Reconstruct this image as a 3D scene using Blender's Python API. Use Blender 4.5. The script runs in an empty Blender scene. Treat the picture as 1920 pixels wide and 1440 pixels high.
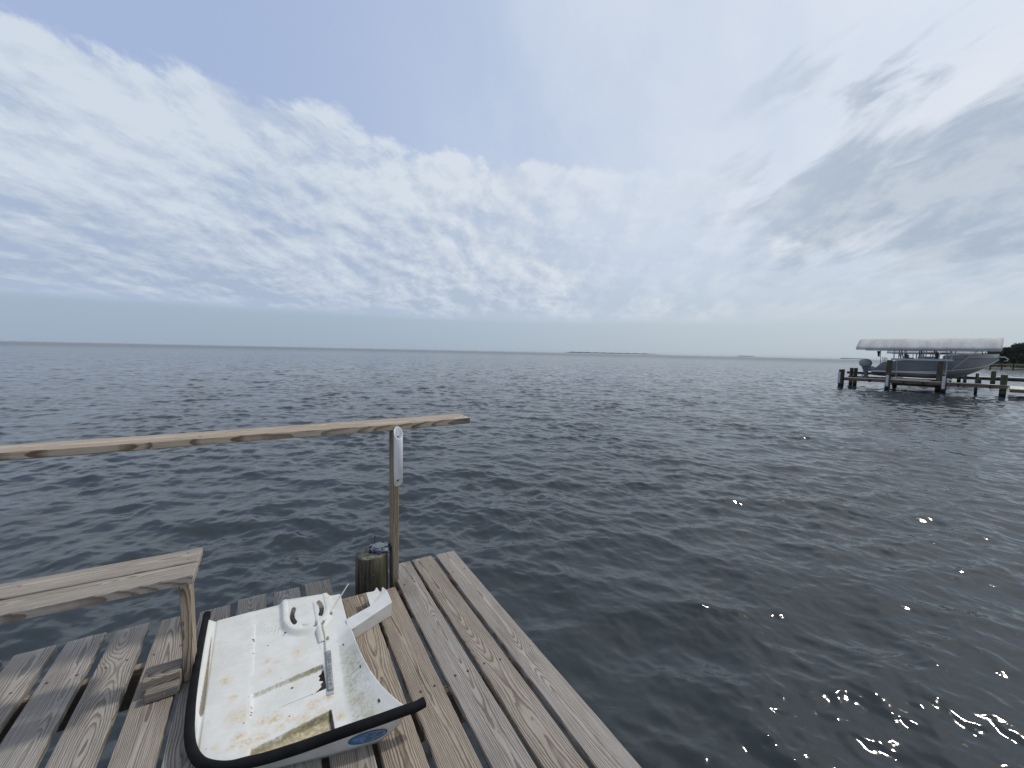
import bpy, bmesh, math, random
import numpy as np
from mathutils import Vector, Matrix

scene = bpy.context.scene
COL = scene.collection
R = math.radians

# ------------------------------------------------------------------ camera
EYE = 1.45            # eye above the deck boards (deck top is z = 0)
WATER = -0.82         # mean water level
F = 760.0 / 1920.0
roll, pitch, yaw = R(1.24), math.atan(61.6 / 760.0), R(30.8)
fw = Vector((math.sin(yaw) * math.cos(pitch), math.cos(yaw) * math.cos(pitch), -math.sin(pitch)))
r0 = Vector((math.cos(yaw), -math.sin(yaw), 0)); u0 = r0.cross(fw)
rt = math.cos(roll) * r0 + math.sin(roll) * u0
up = -math.sin(roll) * r0 + math.cos(roll) * u0
cam_d = bpy.data.cameras.new('camera'); cam = bpy.data.objects.new('camera', cam_d); COL.objects.link(cam)
cam.matrix_world = Matrix(((rt.x, up.x, -fw.x, 0), (rt.y, up.y, -fw.y, 0), (rt.z, up.z, -fw.z, EYE), (0, 0, 0, 1)))
cam_d.sensor_width = 36; cam_d.lens = 36 * F; cam_d.clip_start = 0.05; cam_d.clip_end = 40000
scene.camera = cam
scene.view_settings.view_transform = 'Standard'; scene.view_settings.look = 'None'
scene.view_settings.exposure = 0.08; scene.view_settings.gamma = 1
scene.render.resolution_x = 1024; scene.render.resolution_y = 768
scene.cycles.max_bounces = 6; scene.cycles.glossy_bounces = 3; scene.cycles.volume_bounces = 2; scene.cycles.transparent_max_bounces = 8
scene.cycles.caustics_reflective = False; scene.cycles.caustics_refractive = False

# ------------------------------------------------------------------ sun
SUN_AZ, SUN_EL = 93.0, 52.5      # azimuth from +Y towards +X
sd = bpy.data.lights.new('sun', 'SUN'); sd.energy = 1.4; sd.angle = R(4); sd.color = (1, .95, .87)
sun = bpy.data.objects.new('sun', sd); COL.objects.link(sun)
sv = Vector((math.sin(R(SUN_AZ)) * math.cos(R(SUN_EL)), math.cos(R(SUN_AZ)) * math.cos(R(SUN_EL)), math.sin(R(SUN_EL))))
sun.rotation_euler = sv.to_track_quat('Z', 'Y').to_euler()

# ------------------------------------------------------------------ node helper
class NT:
    def __init__(s, nt): s.nt = nt; s.n = nt.nodes; s.l = nt.links
    def node(s, t, **k):
        n = s.n.new(t)
        for a, b in k.items(): setattr(n, a, b)
        return n
    def put(s, sock, v):
        if hasattr(v, 'links') or isinstance(v, bpy.types.NodeSocket): s.l.new(v, sock)
        else: sock.default_value = v
    def m(s, op, a, b=0.0, c=0.0, clamp=False):
        n = s.node('ShaderNodeMath', operation=op, use_clamp=clamp)
        s.put(n.inputs[0], a); s.put(n.inputs[1], b); s.put(n.inputs[2], c); return n.outputs[0]
    def vm(s, op, a, b=(0, 0, 0)):
        n = s.node('ShaderNodeVectorMath', operation=op)
        s.put(n.inputs[0], a); s.put(n.inputs[1], b); return n.outputs[0]
    def sm(s, x, a, b):                       # smoothstep from a to b
        n = s.node('ShaderNodeMapRange', interpolation_type='SMOOTHSTEP')
        if not hasattr(a, 'links') and not hasattr(b, 'links') and a > b:
            n.inputs[1].default_value = b; n.inputs[2].default_value = a
            n.inputs[3].default_value = 1; n.inputs[4].default_value = 0
        else:
            s.put(n.inputs[1], a); s.put(n.inputs[2], b)
        s.put(n.inputs[0], x); return n.outputs[0]
    def mix(s, f, a, b, mode='MIX'):
        n = s.node('ShaderNodeMix', data_type='RGBA', blend_type=mode)
        s.put(n.inputs[0], f); s.put(n.inputs[6], a if hasattr(a, 'links') else (*a, 1)); s.put(n.inputs[7], b if hasattr(b, 'links') else (*b, 1))
        return n.outputs[2]
    def noise(s, v, scale, detail=3, rough=.5, dist=0.0, out=0):
        n = s.node('ShaderNodeTexNoise'); s.put(n.inputs['Vector'], v)
        n.inputs['Scale'].default_value = scale; n.inputs['Detail'].default_value = detail
        n.inputs['Roughness'].default_value = rough; n.inputs['Distortion'].default_value = dist
        return n.outputs[out]
    def xyz(s, x, y, z=0.0):
        n = s.node('ShaderNodeCombineXYZ'); s.put(n.inputs[0], x); s.put(n.inputs[1], y); s.put(n.inputs[2], z); return n.outputs[0]
    def sep(s, v):
        n = s.node('ShaderNodeSeparateXYZ'); s.put(n.inputs[0], v); return n.outputs
    def curve(s, x, pts):                     # piecewise function of x; pts = [(x, y)...]
        x0, x1 = pts[0][0], pts[-1][0]; ys = [p[1] for p in pts]; y0, y1 = min(ys) - .001, max(ys) + .001
        n = s.node('ShaderNodeFloatCurve'); c = n.mapping.curves[0]
        q = [((a - x0) / (x1 - x0), (b - y0) / (y1 - y0)) for a, b in pts]
        while len(c.points) < len(q): c.points.new(.5, .5)
        for p, (a, b) in zip(c.points, q): p.location = (a, b)
        n.mapping.update()
        t = s.m('DIVIDE', s.m('SUBTRACT', x, x0), x1 - x0, clamp=True)
        s.put(n.inputs[1], t)
        return s.m('ADD', s.m('MULTIPLY', n.outputs[0], y1 - y0), y0)

# ------------------------------------------------------------------ world: sky with cloud deck
w = bpy.data.worlds.new('World'); scene.world = w; w.use_nodes = True
T = NT(w.node_tree); T.n.clear()
out = T.node('ShaderNodeOutputWorld'); bg = T.node('ShaderNodeBackground'); bg.inputs[1].default_value = .1
T.l.new(bg.outputs[0], out.inputs[0])
sky = T.node('ShaderNodeTexSky', sky_type='NISHITA', sun_disc=False); sky.sun_elevation = R(SUN_EL); sky.sun_rotation = R(SUN_AZ)
sky.air_density = 1.2; sky.dust_density = 2.5; sky.ozone_density = 1.5
tc = T.node('ShaderNodeTexCoord'); D = tc.outputs['Generated']
dx, dy, dz = T.sep(D)
DEG = 180 / math.pi
az = T.m('MULTIPLY', T.m('ARCTAN2', dx, dy), DEG)
el = T.m('MULTIPLY', T.m('ARCSINE', dz), DEG)
inv = T.m('DIVIDE', 1.0, T.m('ADD', T.m('MAXIMUM', dz, 0.0), .30))
# cloud plane, axis 'a' runs towards azimuth 42 deg (cloud streets run that way)
ca, sa = math.cos(R(42)), math.sin(R(42))
pu = T.m('MULTIPLY', T.m('ADD', T.m('MULTIPLY', dx, sa), T.m('MULTIPLY', dy, ca)), inv)
pv = T.m('MULTIPLY', T.m('SUBTRACT', T.m('MULTIPLY', dx, ca), T.m('MULTIPLY', dy, sa)), inv)
P = T.xyz(T.m('MULTIPLY', pu, .72), pv, 0.0)
P2 = T.xyz(T.m('MULTIPLY', pu, .60), pv, 5.0)
warp = T.noise(P, 3.0, 4, .55)
puff = T.noise(P, 5.6, 9, .66, .15)
puffb = T.noise(T.vm('ADD', P, (-.022, .045, 0)), 5.6, 9, .66, .15)   # same field shifted sunwards: relief
big = T.noise(P, 1.9, 4, .5)
streak = T.noise(T.xyz(T.m('MULTIPLY', az, .055), T.m('MULTIPLY', T.m('SUBTRACT', el, T.m('MULTIPLY', az, .30)), .15), 3.0), 1.5, 9, .58, .35)
# clear sky
sunside = T.sm(az, -10, 78)
hz = T.mix(sunside, (.345, .440, .560), (.475, .560, .635))
blue = T.mix(sunside, (.385, .478, .695), (.58, .66, .78))
clear = T.mix(T.sm(el, 1.5, 15), hz, blue)
veil_n = T.noise(P2, 1.6, 6, .62, .3)
veil = T.m('MULTIPLY', T.sm(az, 2, 46), T.sm(veil_n, .26, .70))
veilcol = T.mix(sunside, (.54, .635, .80), (.70, .745, .815))
clear = T.mix(T.m('MULTIPLY', veil, T.sm(el, 4, 20)), clear, veilcol)
# a share of the physical sky keeps the gradient honest
phys = T.vm('MULTIPLY', sky.outputs[0], (.1, .1, .1))
clear = T.mix(.12, clear, phys)
# cloud bank
edge = T.curve(az, [(-60, 24), (-25, 25.2), (-16, 26.4), (-8, 27.2), (2, 27.2), (12, 25.6), (21, 24.8), (29, 23.8), (44, 23.2), (55, 21.8), (68, 20), (90, 19)])
we = T.m('ADD', T.m('MULTIPLY', T.m('SUBTRACT', warp, .5), 5.5), T.m('MULTIPLY', T.m('SUBTRACT', puff, .5), 9.0))
de = T.m('ADD', T.m('SUBTRACT', edge, el), we)
bank = T.sm(de, 0.0, 1.5)
loww = T.m('ADD', el, T.m('MULTIPLY', T.m('SUBTRACT', T.noise(T.xyz(T.m('MULTIPLY', az, .03), T.m('MULTIPLY', el, .25)), 2, 3), .5), 1.0))
bank = T.m('MULTIPLY', bank, T.sm(loww, 4.0, 5.1))
# openings inside the bank
thin = T.m('ADD', T.m('MULTIPLY', puff, .6), T.m('MULTIPLY', big, .4))
cover = T.sm(thin, .36, .50)
cover = T.m('MAXIMUM', cover, T.m('MULTIPLY', T.sm(az, 40, -10), .72))
bank = T.m('MULTIPLY', bank, T.m('ADD', T.m('MULTIPLY', cover, .72), .28))
bank = T.m('MULTIPLY', bank, T.m('SUBTRACT', 1.0, T.m('MULTIPLY', T.sm(az, 22, 52), T.m('SUBTRACT', .66, T.m('MULTIPLY', T.sm(big, .50, .66), .52)))))
lit = T.mix(sunside, (.590, .662, .750), (.74, .775, .82))
drk = T.mix(sunside, (.385, .460, .600), (.50, .57, .67))
relief = T.m('MULTIPLY', T.m('SUBTRACT', puff, puffb), 2.0)
shade = T.m('ADD', T.m('ADD', T.m('ADD', T.m('MULTIPLY', T.sm(puff, .28, .70), .55), T.m('MULTIPLY', T.sm(big, .35, .65), .45)), relief), T.m('MULTIPLY', T.m('SUBTRACT', T.sm(el, 5, 24), .55), .55), clamp=True)
rim = T.m('MULTIPLY', T.sm(de, 3.5, .5), .25)
shade = T.m('ADD', shade, rim, clamp=True)
bcol = T.mix(shade, drk, lit)
col = T.mix(bank, clear, bcol)
# pale line under the bank
band = T.m('MULTIPLY', T.m('MULTIPLY', T.sm(loww, 3.6, 4.5), T.sm(loww, 6.2, 4.8)), .35)
col = T.mix(band, col, T.mix(sunside, (.42, .50, .66), (.56, .62, .69)))
# darker cloud towards the sun side
uped = T.curve(az, [(40, 9), (56, 16.5), (62, 20.0), (67, 22.5), (71, 24.2), (74, 25.0), (80, 26.0), (95, 27), (130, 30)])
loed = T.curve(az, [(40, 15), (56, 14.0), (62, 12.0), (70, 11.5), (80, 11.0), (95, 12), (130, 12)])
sw = T.m('MULTIPLY', T.m('SUBTRACT', streak, .5), 44.0)
dk = T.m('MULTIPLY', T.sm(T.m('ADD', T.m('SUBTRACT', uped, el), sw), -3.0, 3.5), T.sm(T.m('ADD', T.m('SUBTRACT', el, loed), T.m('MULTIPLY', sw, .6)), -2.0, 3.0))
dk = T.m('MULTIPLY', dk, T.sm(az, 46, 72))
s2 = T.sm(streak, .50, .66)
lowb = T.m('MULTIPLY', T.m('MULTIPLY', T.sm(el, 5.0, 6.4), T.sm(el, 10.5, 8.0)), T.m('MULTIPLY', T.sm(az, 62, 74), s2))
hib = T.m('MULTIPLY', T.m('MULTIPLY', T.sm(el, 24, 28), T.sm(el, 33, 30)), T.m('MULTIPLY', T.m('MULTIPLY', T.sm(az, 52, 63), T.sm(az, 76, 68)), T.m('MULTIPLY', s2, .38)))
dk = T.m('MAXIMUM', T.m('MULTIPLY', dk, .85), T.m('MAXIMUM', T.m('MULTIPLY', lowb, .55), hib))
dcol = T.mix(T.sm(puff, .40, .60), (.360, .435, .540), (.48, .54, .625))
col = T.mix(dk, col, dcol)
# glow of the veiled sun above the right of the view
sdot = T.node('ShaderNodeVectorMath', operation='DOT_PRODUCT'); T.l.new(D, sdot.inputs[0]); sdot.inputs[1].default_value = sv
glow = T.m('POWER', T.m('MAXIMUM', sdot.outputs['Value'], 0.0), 34.0)
col = T.mix(T.m('MULTIPLY', glow, .8), col, (1.5, 1.46, 1.40))
# the part of the sky overhead: even bright cloud
col = T.mix(T.sm(el, 40, 62), col, T.mix(T.sm(big, .3, .7), (.42, .50, .62), (.60, .66, .74)))
behind = T.m('SUBTRACT', 1.0, T.m('MULTIPLY', T.sm(T.m('ADD', T.m('MULTIPLY', dx, .51), T.m('MULTIPLY', dy, .86)), .15, -.35), .26))  # unseen sky behind the viewer dimmed so faces turned to it darken
col = T.vm('MULTIPLY', col, T.xyz(behind, behind, behind))
# below the horizon (never seen: the water sheet reaches the horizon)
T.l.new(T.vm('MULTIPLY', col, (10, 10, 10)), bg.inputs[0])

# ------------------------------------------------------------------ object helpers
rng = random.Random(7)
def link(name, me, mat=None, parent=None, loc=(0, 0, 0), rot=(0, 0, 0)):
    o = bpy.data.objects.new(name, me); COL.objects.link(o); o.location = loc; o.rotation_euler = rot
    if mat is not None and me is not None: me.materials.append(mat)
    if parent is not None: o.parent = parent
    return o
def obj(name, bm, mat, parent=None, smooth=False, loc=(0, 0, 0), rot=(0, 0, 0)):
    me = bpy.data.meshes.new(name); bm.normal_update(); bm.to_mesh(me); bm.free()
    if smooth:
        for p in me.polygons: p.use_smooth = True
    return link(name, me, mat, parent, loc, rot)
def tag(o, label, cat, group=None):
    o['label'] = label; o['category'] = cat
    if group: o['group'] = group
    return o
def thing(name, label, cat, loc=(0, 0, 0), rz=0, group=None):
    o = bpy.data.objects.new(name, None); COL.objects.link(o); o.location = loc; o.rotation_euler = (0, 0, rz)
    o.empty_display_size = .1
    return tag(o, label, cat, group)
def copy_tree(o, loc, label=None, rz=None):
    c = o.copy(); COL.objects.link(c); c.location = loc
    if rz is not None: c.rotation_euler = (0, 0, rz)
    if label: c['label'] = label
    def rec(a, b):
        for ch in list(a.children):
            d = ch.copy(); COL.objects.link(d); d.parent = b; rec(ch, d)
    rec(o, c)
    return c
def newbm(): return bmesh.new()
def box(bm, x0, x1, y0, y1, z0, z1, bev=0.0, M=None):
    t = bmesh.new()
    bmesh.ops.create_cube(t, size=1)
    for v in t.verts: v.co = Vector(((x0 + x1) / 2 + v.co.x * (x1 - x0), (y0 + y1) / 2 + v.co.y * (y1 - y0), (z0 + z1) / 2 + v.co.z * (z1 - z0)))
    if bev: bmesh.ops.bevel(t, geom=t.edges[:], offset=bev, segments=2, affect='EDGES', profile=.6)
    if M is not None: t.transform(M)
    me = bpy.data.meshes.new('t'); t.to_mesh(me); t.free(); bm.from_mesh(me); bpy.data.meshes.remove(me)
    return bm
def tube(bm, pts, r, n=12, cap=True, flat=1.0):
    pts = [Vector(p) for p in pts]; rs = r if isinstance(r, (list, tuple)) else [r] * len(pts)
    rings = []; prev = None
    for i, p in enumerate(pts):
        t = (pts[min(i + 1, len(pts) - 1)] - pts[max(i - 1, 0)]).normalized()
        if prev is None:
            a = Vector((0, 0, 1)) if abs(t.z) < .9 else Vector((1, 0, 0)); u = t.cross(a).normalized()
        else: u = (prev - t * prev.dot(t)).normalized()
        prev = u; v = t.cross(u)
        rings.append([bm.verts.new(p + rs[i] * (math.cos(2 * math.pi * k / n) * u + flat * math.sin(2 * math.pi * k / n) * v)) for k in range(n)])
    for a, b in zip(rings, rings[1:]):
        for k in range(n): bm.faces.new((a[k], a[(k + 1) % n], b[(k + 1) % n], b[k]))
    if cap: bm.faces.new(rings[0][::-1]); bm.faces.new(rings[-1])
    return bm

# ------------------------------------------------------------------ materials
def mat(name, color=(.5, .5, .5), rough=.5, metal=0.0, spec=.5):
    m = bpy.data.materials.new(name); m.use_nodes = True
    b = m.node_tree.nodes['Principled BSDF']
    b.inputs['Base Color'].default_value = (*color, 1); b.inputs['Roughness'].default_value = rough
    b.inputs['Metallic'].default_value = metal; b.inputs['Specular IOR Level'].default_value = spec
    return m
def noisy(name, c1, c2, scale=5, rough=.6, metal=0.0, detail=5, stretch=(1, 1, 1), bump=0.0, lo=.35, hi=.65, c3=None):
    m = mat(name, c1, rough, metal); N = NT(m.node_tree); b = N.n['Principled BSDF']
    tc = N.node('ShaderNodeTexCoord'); v = N.vm('MULTIPLY', tc.outputs['Object'], stretch)
    f = N.noise(v, scale, detail, .6)
    c = N.mix(N.sm(f, lo, hi), c1, c2)
    if c3: c = N.mix(N.sm(N.noise(v, scale * 2.7, 4, .6), .55, .72), c, c3)
    N.l.new(c, b.inputs['Base Color'])
    if bump:
        bn = N.node('ShaderNodeBump'); bn.inputs['Distance'].default_value = bump; N.l.new(N.noise(v, scale * 4, 4), bn.inputs['Height'])
        N.l.new(bn.outputs[0], b.inputs['Normal'])
    return m

def wood_material():
    m = bpy.data.materials.new('sawn_wood'); m.use_nodes = True
    N = NT(m.node_tree); b = N.n['Principled BSDF']
    a = N.node('ShaderNodeAttribute', attribute_name='gl'); t = N.node('ShaderNodeAttribute', attribute_name='tone')
    tr = N.node('ShaderNodeSeparateColor'); N.l.new(t.outputs['Color'], tr.inputs[0])
    brown, seed, light = tr.outputs[0], tr.outputs[1], tr.outputs[2]
    g = a.outputs['Vector']; x, y, z = N.sep(g)
    so = N.m('MULTIPLY', seed, 37.0)
    yy = N.m('ADD', y, so)
    # wandering log centre -> cathedral figure
    n1 = N.noise(N.xyz(N.m('MULTIPLY', yy, .55), so, 1.0), 1.0, 2, .5)
    n2 = N.noise(N.xyz(N.m('MULTIPLY', yy, .62), so, 7.0), 1.0, 3, .55)
    cx = N.m('ADD', x, N.m('MULTIPLY', N.m('SUBTRACT', n1, .5), .22))
    cz = N.m('ADD', z, N.m('ADD', N.m('MULTIPLY', N.m('SUBTRACT', n2, .38), N.m('ADD', .03, N.m('MULTIPLY', N.m('FRACT', N.m('MULTIPLY', seed, 7.3)), .25))), .012))
    # knots: a sparse voronoi, seen as bumps of the ring field
    vo = N.node('ShaderNodeTexVoronoi', feature='F1'); N.put(vo.inputs['Vector'], N.xyz(N.m('MULTIPLY', x, 3.6), N.m('MULTIPLY', yy, 1.55), so))
    vo.inputs['Scale'].default_value = 1; kd = vo.outputs['Distance']
    kf = N.m('POWER', 2.718, N.m('MULTIPLY', N.m('MULTIPLY', kd, kd), -26.0))
    wob = N.m('MULTIPLY', N.m('SUBTRACT', N.noise(N.xyz(N.m('MULTIPLY', x, 22), N.m('MULTIPLY', yy, 4.0), so), 1.0, 4, .6), .5), .012)
    rr = N.m('SQRT', N.m('ADD', N.m('MULTIPLY', cx, cx), N.m('MULTIPLY', cz, cz)))
    rr = N.m('ADD', N.m('ADD', rr, wob), N.m('MULTIPLY', kf, .030))
    ph = N.m('MULTIPLY', rr, 168.0)
    saw = N.m('FRACT', ph)
    late = N.m('MULTIPLY', N.sm(saw, .30, .86), N.sm(saw, 1.0, .93))
    # ring strength changes over the board
    vary = N.m('ADD', .45, N.m('MULTIPLY', N.noise(N.xyz(N.m('MULTIPLY', x, 9), N.m('MULTIPLY', yy, 1.1), so), 1.0, 2), .95))
    late = N.m('MULTIPLY', late, vary, clamp=True)
    fib = N.noise(N.xyz(N.m('MULTIPLY', x, 420), N.m('MULTIPLY', yy, 5.5), N.m('MULTIPLY', z, 420)), 1.0, 3, .7)
    fib2 = N.noise(N.xyz(N.m('MULTIPLY', x, 130), N.m('MULTIPLY', yy, 2.5), N.m('MULTIPLY', z, 130)), 1.0, 3, .6)
    patch = N.noise(N.xyz(N.m('MULTIPLY', x, 10), N.m('MULTIPLY', yy, 2.0), so), 1.0, 4, .6)
    ew = N.mix(brown, (.345, .325, .300), (.385, .312, .225))
    lw = N.mix(brown, (.100, .082, .072), (.130, .086, .055))
    c = N.mix(N.m('MULTIPLY', late, N.m('ADD', .66, N.m('MULTIPLY', brown, .5)), clamp=True), ew, lw)
    c = N.mix(N.m('MULTIPLY', N.sm(fib, .42, .72), .6), c, N.mix(brown, (.07, .062, .06), (.12, .08, .05)))
    c = N.mix(N.m('MULTIPLY', N.sm(fib2, .50, .75), .5), c, N.mix(brown, (.39, .375, .37), (.45, .36, .27)))
    c = N.mix(N.m('MULTIPLY', N.sm(patch, .50, .72), .42), c, N.vm('MULTIPLY', c, (.58, .54, .52)))
    # pale bleached / greenish touches
    pt2 = N.noise(N.xyz(N.m('MULTIPLY', x, 6), N.m('MULTIPLY', yy, 1.3), N.m('ADD', so, 9.0)), 1.0, 4, .6)
    c = N.mix(N.m('MULTIPLY', N.sm(pt2, .55, .75), .4), c, (.36, .35, .345))
    # knot heart and checks
    c = N.mix(N.m('MULTIPLY', N.sm(kd, .125, .07), .85), c, N.mix(brown, (.085, .060, .046), (.10, .055, .03)))
    chk = N.noise(N.xyz(N.m('MULTIPLY', x, 75), N.m('MULTIPLY', yy, 1.6), N.m('ADD', so, 3.0)), 1.0, 2, .5)
    ck = N.sm(chk, .735, .77)
    c = N.mix(N.m('MULTIPLY', ck, .8), c, (.03, .024, .02))
    hsv = N.node('ShaderNodeHueSaturation'); N.put(hsv.inputs['Value'], N.m('ADD', .74, N.m('MULTIPLY', light, .85))); hsv.inputs['Saturation'].default_value = 1.0
    N.l.new(c, hsv.inputs['Color']); N.l.new(hsv.outputs[0], b.inputs['Base Color'])
    b.inputs['Roughness'].default_value = .82; b.inputs['Specular IOR Level'].default_value = .28
    hgt = N.m('SUBTRACT', N.m('ADD', N.m('MULTIPLY', fib, .35), N.m('MULTIPLY', late, .45)), N.m('MULTIPLY', ck, 1.3))
    bn = N.node('ShaderNodeBump'); bn.inputs['Distance'].default_value = .0022; bn.inputs['Strength'].default_value = .8
    N.l.new(hgt, bn.inputs['Height']); N.l.new(bn.outputs[0], b.inputs['Normal'])
    return m
WOOD = wood_material()

def board(bm, L, Wd, Th, M, tone=(.3, .5), rough_end=False, taper=0.0, step=.09, bev=.0045, end_off=0.0):
    """a sawn board along local +Y from 0..L, top at z = 0, centred in x; grain attributes follow the board"""
    gl = bm.verts.layers.float_vector.get('gl') or bm.verts.layers.float_vector.new('gl')
    tn = bm.verts.layers.float_color.get('tone') or bm.verts.layers.float_color.new('tone')
    sd = rng.random(); n = max(2, int(L / step)); w2 = Wd / 2
    ys = [0, bev] + [L * i / n for i in range(1, n)] + [L - bev, L]
    rings = []; ph = [rng.uniform(0, 6) for _ in range(4)]
    for i, y in enumerate(ys):
        ins = bev if i in (0, len(ys) - 1) else 0.0
        e1 = .0016 * math.sin(y * 5 + ph[0]) + rng.uniform(-.0007, .0007); e2 = .0016 * math.sin(y * 4.3 + ph[1]) + rng.uniform(-.0007, .0007)
        zz = .0014 * math.sin(y * 2.3 + ph[2])
        a, bb = -w2 + e1 + ins, w2 + e2 - ins; t, lo = zz - ins, -Th + ins
        cup = -.0012 * (1 if ph[3] > 3 else -1)
        prof = [(a + bev, t), (0.5 * (a + bb), t + cup), (bb - bev, t), (bb - bev * .3, t - bev * .3), (bb, t - bev), (bb, lo + bev), (bb - bev, lo), (a + bev, lo), (a, lo + bev), (a, t - bev), (a + bev * .3, t - bev * .3)]
        ring = []
        for k, (px, pz) in enumerate(prof):
            yo = y
            if i >= len(ys) - 2: yo += end_off * px
            if rough_end and i >= len(ys) - 2: yo += rng.uniform(-.006, .004)
            v = bm.verts.new(M @ Vector((px * (1 - taper * y), yo, pz)))
            v[gl] = Vector((px, y, pz)); v[tn] = (tone[0], sd, tone[1], 1); ring.append(v)
        rings.append(ring)
    m = len(rings[0])
    for a, b in zip(rings, rings[1:]):
        for k in range(m): bm.faces.new((a[k], b[k], b[(k + 1) % m], a[(k + 1) % m]))
    bm.faces.new(rings[0]); bm.faces.new(rings[-1][::-1])
    return bm
def yboard(bm, x0, x1, y0, y1, top, Th, tone=(.3, .5), skew=0.0, **k):
    """board running along world Y"""
    a = math.atan2(skew, 1)
    M = Matrix.Translation(((x0 + x1) / 2, y0, top)) @ Matrix.Rotation(-a, 4, 'Z')
    return board(bm, y1 - y0, x1 - x0, Th, M, tone, **k)
def xboard(bm, x0, x1, y0, y1, top, Th, tone=(.3, .5), **k):
    M = Matrix.Translation((x1, (y0 + y1) / 2, top)) @ Matrix.Rotation(math.pi / 2, 4, 'Z')
    return board(bm, x1 - x0, y1 - y0, Th, M, tone, **k)
def zboard(bm, x0, x1, y0, y1, z0, z1, tone=(.3, .5), face='x', **k):
    """upright board; width along y (face='x') or along x (face='y')"""
    if face == 'x':   # width in y, thickness in x
        M = Matrix(((0, 0, 1, x1), (1, 0, 0, (y0 + y1) / 2), (0, 1, 0, z0), (0, 0, 0, 1)))
        return board(bm, z1 - z0, y1 - y0, x1 - x0, M, tone, **k)
    M = Matrix(((1, 0, 0, (x0 + x1) / 2), (0, 0, -1, y0), (0, 1, 0, z0), (0, 0, 0, 1)))
    return board(bm, z1 - z0, x1 - x0, y1 - y0, M, tone, **k)

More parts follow.
